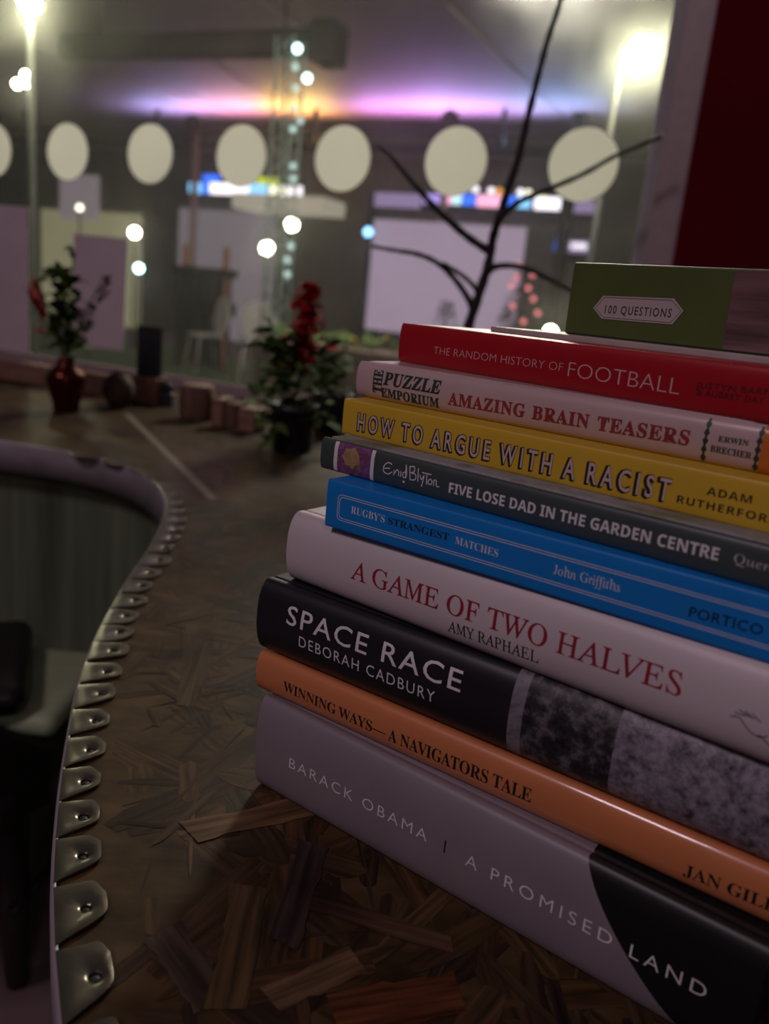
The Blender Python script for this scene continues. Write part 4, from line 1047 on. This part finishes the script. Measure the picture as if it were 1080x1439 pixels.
# illuminated fascia signs
cols = {'b': (0.03, 0.16, 1.0), 'w': (1.0, 0.93, 1.0), 'p': (1.0, 0.45, 0.66), 'l': (0.50, 0.36, 0.95), 'c': (0.6, 0.95, 1.0), 'y': (1.0, 1.0, 0.75), 'g': (0.65, 0.78, 0.02), 'o': (1.0, 0.42, 0.05), 's': (0.25, 0.6, 1.0), 'f': (0.30, 0.22, 0.40)}
GS = {k: glow('sign_' + n_, cols[k], st) for k, n_, st in (('b', 'blue', 1.6), ('w', 'white', 1.9), ('p', 'pink', 1.5), ('l', 'lilac', 1.0), ('c', 'cyan', 1.4), ('y', 'cream', 1.7), ('g', 'lime', 1.0), ('o', 'orange', 1.2), ('s', 'sky', 1.6), ('f', 'faint_lilac', 0.9))}
def sign(label, segs, D=DB - 0.4):
    x0 = segs[0][0]; p = sl(x0, segs[0][2], D); t = street('illuminated_sign', p.x, D, p.z); tag(t, label, 'sign', 'illuminated shop signs')
    lo = 9; hi = -9; xa = 9; xb = -99
    for (xa_, xb_, ya_, yb_, k_) in segs:
        a_, c_ = sl(xa_, yb_, D), sl(xb_, ya_, D); a_ -= Vector((p.x, D, p.z)); c_ -= Vector((p.x, D, p.z))
        b = MB(); b.box((a_.x, -0.03, a_.z), (c_.x, 0.03, c_.z), bevel=0.01); b.build('sign_panel', GS[k_], t)
        lo = min(lo, a_.z); hi = max(hi, c_.z); xa = min(xa, a_.x); xb = max(xb, c_.x)
    b = MB(); b.box((xa - 0.03, 0.04, lo - 0.03), (xb + 0.03, 0.10, hi)); b.box((xa + 0.1, 0.10, lo), (xa + 0.16, 0.62, lo + 0.05)); b.box((xb - 0.16, 0.10, lo), (xb - 0.1, 0.62, lo + 0.05)); b.build('backing', m_dark, t)
sign('long blue white and cream lit sign below the third full sticker', [(266, 284, 257, 271, 's'), (284, 294, 257, 271, 'b'), (295, 328, 258, 272, 'w'), (328, 350, 258, 273, 'w'), (350, 376, 259, 274, 's'), (379, 403, 261, 275, 'y'), (404, 424, 262, 277, 'w'), (286, 308, 246, 255, 'b'), (361, 392, 250, 260, 'g')])
sign('long pink and blue lit sign behind the branch', [(526, 592, 273, 290, 'f'), (594, 612, 273, 286, 'l'), (612, 622, 273, 286, 'l'), (622, 634, 274, 287, 'p'), (635, 648, 274, 287, 'c'), (649, 668, 274, 288, 'b'), (669, 706, 275, 290, 'p'), (707, 724, 276, 291, 'b'), (725, 746, 276, 292, 's'), (750, 788, 278, 294, 'w'), (790, 836, 282, 298, 'f')])
sign('short blue and white lit sign right of the lilac screen', [(778, 792, 338, 353, 'b'), (792, 828, 339, 354, 'f'), (800, 826, 341, 351, 'w')])
for i, (px, py, k_, lab) in enumerate(((668, 266, 'w', 'white lamp at the left end of the row above the pink and blue sign'), (690, 268, 'w', 'white lamp just left of the orange one above the pink and blue sign'), (701, 269, 'o', 'orange lamp in the row above the pink and blue sign'), (713, 270, 'p', 'pink lamp just right of the orange one above the lit sign'), (731, 270, 'w', 'white lamp between pink and cream ones above the lit sign'), (742, 271, 'y', 'cream lamp second from the right in the row above the lit sign'), (761, 272, 'g', 'lime lamp at the right end of the row above the lit sign'))):
    p = sl(px, py, DB - 0.75); b = MB(); b.ball((0, 0, 0), 0.05, 12, 8); o = b.build('sign_lamp', GS[k_]); o.location = WM @ p
    tag(o, lab, 'lamp', 'lamps above the pink and blue sign')

# lilac screen, the lamp light on it put in as emission
ps = [sl(526, 308, 8.6), sl(740, 320, 8.6), sl(712, 478, 8.6), sl(514, 462, 8.6)]
cx_ = (ps[0].x + ps[1].x) / 2; t = street('glow_screen', cx_, 8.6); tag(t, 'large pale lilac screen with added glow behind the bare branch', 'screen')
g_scr = glow('screen_lilac_glow', (0.50, 0.375, 0.52), 0.62)
xl, xr_, zt_, zb_ = ps[3].x * .5 + ps[0].x * .5 - cx_, ps[1].x - cx_, (ps[0].z + ps[1].z) / 2, min(ps[3].z, ps[2].z)
b = MB(); b.box((xl, -0.03, zb_), (xr_, 0.03, zt_), bevel=0.005); b.build('screen_panel', g_scr, t)
for x in (xl + 0.1, xr_ - 0.1):
    b = MB(); b.tube([(x, 0.08, 0), (x, 0.08, zt_ - 0.1)], 0.03, 8); b.build('support', m_dark, t)

# little lamps around the forecourt
for (px, py, D, r, k_, lab) in ((189, 327, 8, 0.075, 'y', 'warm round lamp right of the paper notice top corner'), (410, 316, 8, 0.08, 'y', 'warm round lamp below the cream awning'), (375, 349, 8, 0.085, 'y', 'warm round lamp left of the lattice mast foot'), (195, 377, 8, 0.06, 'c', 'cool cyan lamp right of the paper notice'), (517, 326, 8.4, 0.06, 's', 'small blue lamp at the left edge of the lilac screen'), (773, 467, 6.0, 0.06, 'y', 'low yellowish lamp beside the olive box'), (112, 292, 9, 0.05, 'y', 'small dim lamp below the first full sticker')):
    p = sl(px, py, D); t = street('wall_lamp', p.x, D); tag(t, lab, 'lamp', 'small lamps around the forecourt')
    st = {'y': 22.0, 'c': 12.0, 's': 4.0}[k_] * (0.2 if 'dim' in lab else 1)
    b = MB(); b.ball((0, 0, p.z), r, 14, 9); b.build('globe', mat('globe_%s_%d' % (k_, int(st * 10)), cols[k_], 0.5, var=0, emit=(1.0, 0.96, 0.72) if k_ == 'y' else cols[k_], estr=st), t)
    b = MB(); b.tube([(0, 0.0, 0), (0, 0.0, p.z - r * 0.9)], 0.015, 8); b.build('post', m_dark, t)

# market stall silhouette, white chairs, conifer with baubles, planter
k0 = sl(252, 432, 7.0); k1 = sl(322, 432, 7.0); kz = sl(286, 345, 7.0).z
t = street('garden_stall', (k0.x + k1.x) / 2, 7.0); tag(t, 'dark little garden stall with orange posts on the lawn', 'stall')
hw_ = (k1.x - k0.x) / 2
m_or = mat('post_orange', (0.42, 0.16, 0.07), 0.6)
for sx in (-1, 1):
    b = MB(); b.box((sx * hw_ * 0.8 - 0.03, -0.03, 0), (sx * hw_ * 0.8 + 0.03, 0.03, kz), bevel=0.006); b.build('post', m_or, t)
b = MB(); b.box((-hw_, -0.15, k0.z - 0.05), (hw_, 0.15, k0.z + 0.12), bevel=0.01); b.build('counter_board', m_dark, t)
b = MB(); b.box((-hw_, -0.16, k0.z + 0.42), (hw_, 0.16, k0.z + 0.52), bevel=0.01); b.build('roof_board', m_dark, t)
for x in (-0.75, -0.05, 0.7):
    b = MB(); b.box((x * hw_ - 0.04, -0.14, 0), (x * hw_ + 0.04, 0.14, k0.z + 0.45)); b.build('support', m_dark, t)
m_white = mat('chair_white', (0.55, 0.5, 0.52), 0.5)
def bistro(px, py, D, rot, lab):
    p = sl(px, py, D); t = empty('garden_chair', WM @ Vector((p.x, D, 0.02)), rot); tag(t, lab, 'chair', 'white garden chairs on the lawn')
    b = MB(); b.lathe([(0.20, 0.42), (0.21, 0.43), (0.21, 0.45), (0.02, 0.455)], n=20); b.build('seat', m_white, t)
    b = MB(); P = [Vector((0.2 * math.sin(a), -0.19 - 0.02 * math.cos(a), 0.66 + 0.2 * math.cos(a) * 1.1)) for a in [2 * math.pi * i / 20 for i in range(20)]]
    b.prism(P, (0, 0.02, 0)); b.build('backrest', m_white, t)
    for sx in (-1, 1):
        for sy in (-1, 1):
            b = MB(); b.tube([(sx * 0.14, sy * 0.14, 0.43), (sx * 0.19, sy * 0.19, 0)], 0.012, 6); b.build('leg', m_white, t)
        b = MB(); b.tube([(sx * 0.16, -0.16, 0.43), (sx * 0.18, -0.2, 0.7)], 0.012, 6); b.build('back_post', m_white, t)
bistro(366, 470, 6.0, WYAW + 0.4, 'white garden chair with round back by the red flower')
bistro(290, 470, 6.15, WYAW + 2.6, 'white garden chair in front of the dark garden stall')
# conifer with pink baubles
p = sl(737, 470, 6.5); pt_ = sl(742, 365, 6.5); t = street('christmas_tree', p.x, 6.5); tag(t, 'small conifer with pink lit baubles right of the lilac screen', 'tree')
b = MB(); b.tube([(0, 0, 0), (0, 0, pt_.z)], [0.03, 0.008], 8); b.build('trunk', m_twig, t)
b = MB(); zlo = 0.45
for k in range(700):
    u_ = rng.random() ** 0.7; z = pt_.z - (pt_.z - zlo) * u_; R_ = 0.42 * u_ + 0.03; a = rng.uniform(0, 6.283); rr = R_ * rng.uniform(0.3, 1)
    leaf(b, (rr * math.cos(a), rr * math.sin(a), z), (math.cos(a), math.sin(a), -0.1), 0.12, 0.03)
o = b.build('needles', m_leafd, t); o['kind'] = 'stuff'
g_red = glow('bauble_pink', (1.0, 0.25, 0.28), 1.1)
for (px, py) in ((725, 390), (748, 386), (718, 402), (749, 420), (735, 452), (728, 372), (755, 440), (720, 430), (742, 405)):
    q = sl(px, py, 6.1); b = MB(); b.ball((q.x - p.x, -0.4, q.z), 0.026, 10, 7); b.build('bauble', g_red, t)
# potted little shrub before the screen
p = sl(624, 462, 5.0); t = street('potted_shrub', p.x, 5.0); tag(t, 'little dark clipped shrub in front of the lilac screen', 'shrub')
hz_ = sl(624, 424, 5.0).z
b = MB(); b.lathe([(0.10, 0), (0.13, 0.3), (0.12, 0.3)], n=16); b.build('pot', m_dark, t)
b = MB(); b.tube([(0, 0, 0.25), (0, 0, hz_)], 0.012, 6); b.build('stem', m_twig, t)
b = MB()
for k in range(120):
    zq = rng.choice((0.86, 0.93, 0.99, 1.06, 1.13)); zq = hz_ - rng.random() ** 1.2 * 0.22; a = rng.uniform(0, 6.28); R_ = 0.02 + 0.055 * (hz_ - zq) / 0.22
    leaf(b, (R_ * math.cos(a), R_ * math.sin(a), zq), (math.cos(a), math.sin(a), 0.2), 0.05, 0.025)
o = b.build('leaves', m_leafd, t); o['kind'] = 'stuff'
# raised planter with yellow flowers
a_, c_ = sl(425, 505, 2.6), sl(600, 490, 2.6); t = street('planter', (a_.x + c_.x) / 2, 2.6); tag(t, 'raised brick coloured planter with foliage and yellow flowers outside', 'planter')
hw_ = (c_.x - a_.x) / 2 + 0.25; zp = sl(520, 492, 2.6).z
b = MB(); b.box((-hw_, -0.15, 0), (hw_, 0.15, zp), bevel=0.01); b.build('box', mat('planter_clay', (0.16, 0.10, 0.085), 0.7, var=0.25), t)
b = MB()
for k in range(260): leaf(b, (rng.uniform(-hw_, hw_), rng.uniform(-.12, .12), zp + rng.uniform(-0.01, 0.06)), (rng.uniform(-1, 1), rng.uniform(-1, 1), 0.8), 0.07, 0.03)
o = b.build('foliage', m_leaf, t); o['kind'] = 'stuff'
m_yf = mat('flower_yellow', (0.50, 0.30, 0.02), 0.6)
for (px, py) in ((500, 478), (506, 482), (497, 484), (545, 476)):
    q = sl(px, py, 2.55); b = MB(); b.ball((q.x - (a_.x + c_.x) / 2, -0.08, q.z), 0.016, 8, 6); b.build('flower', m_yf, t)
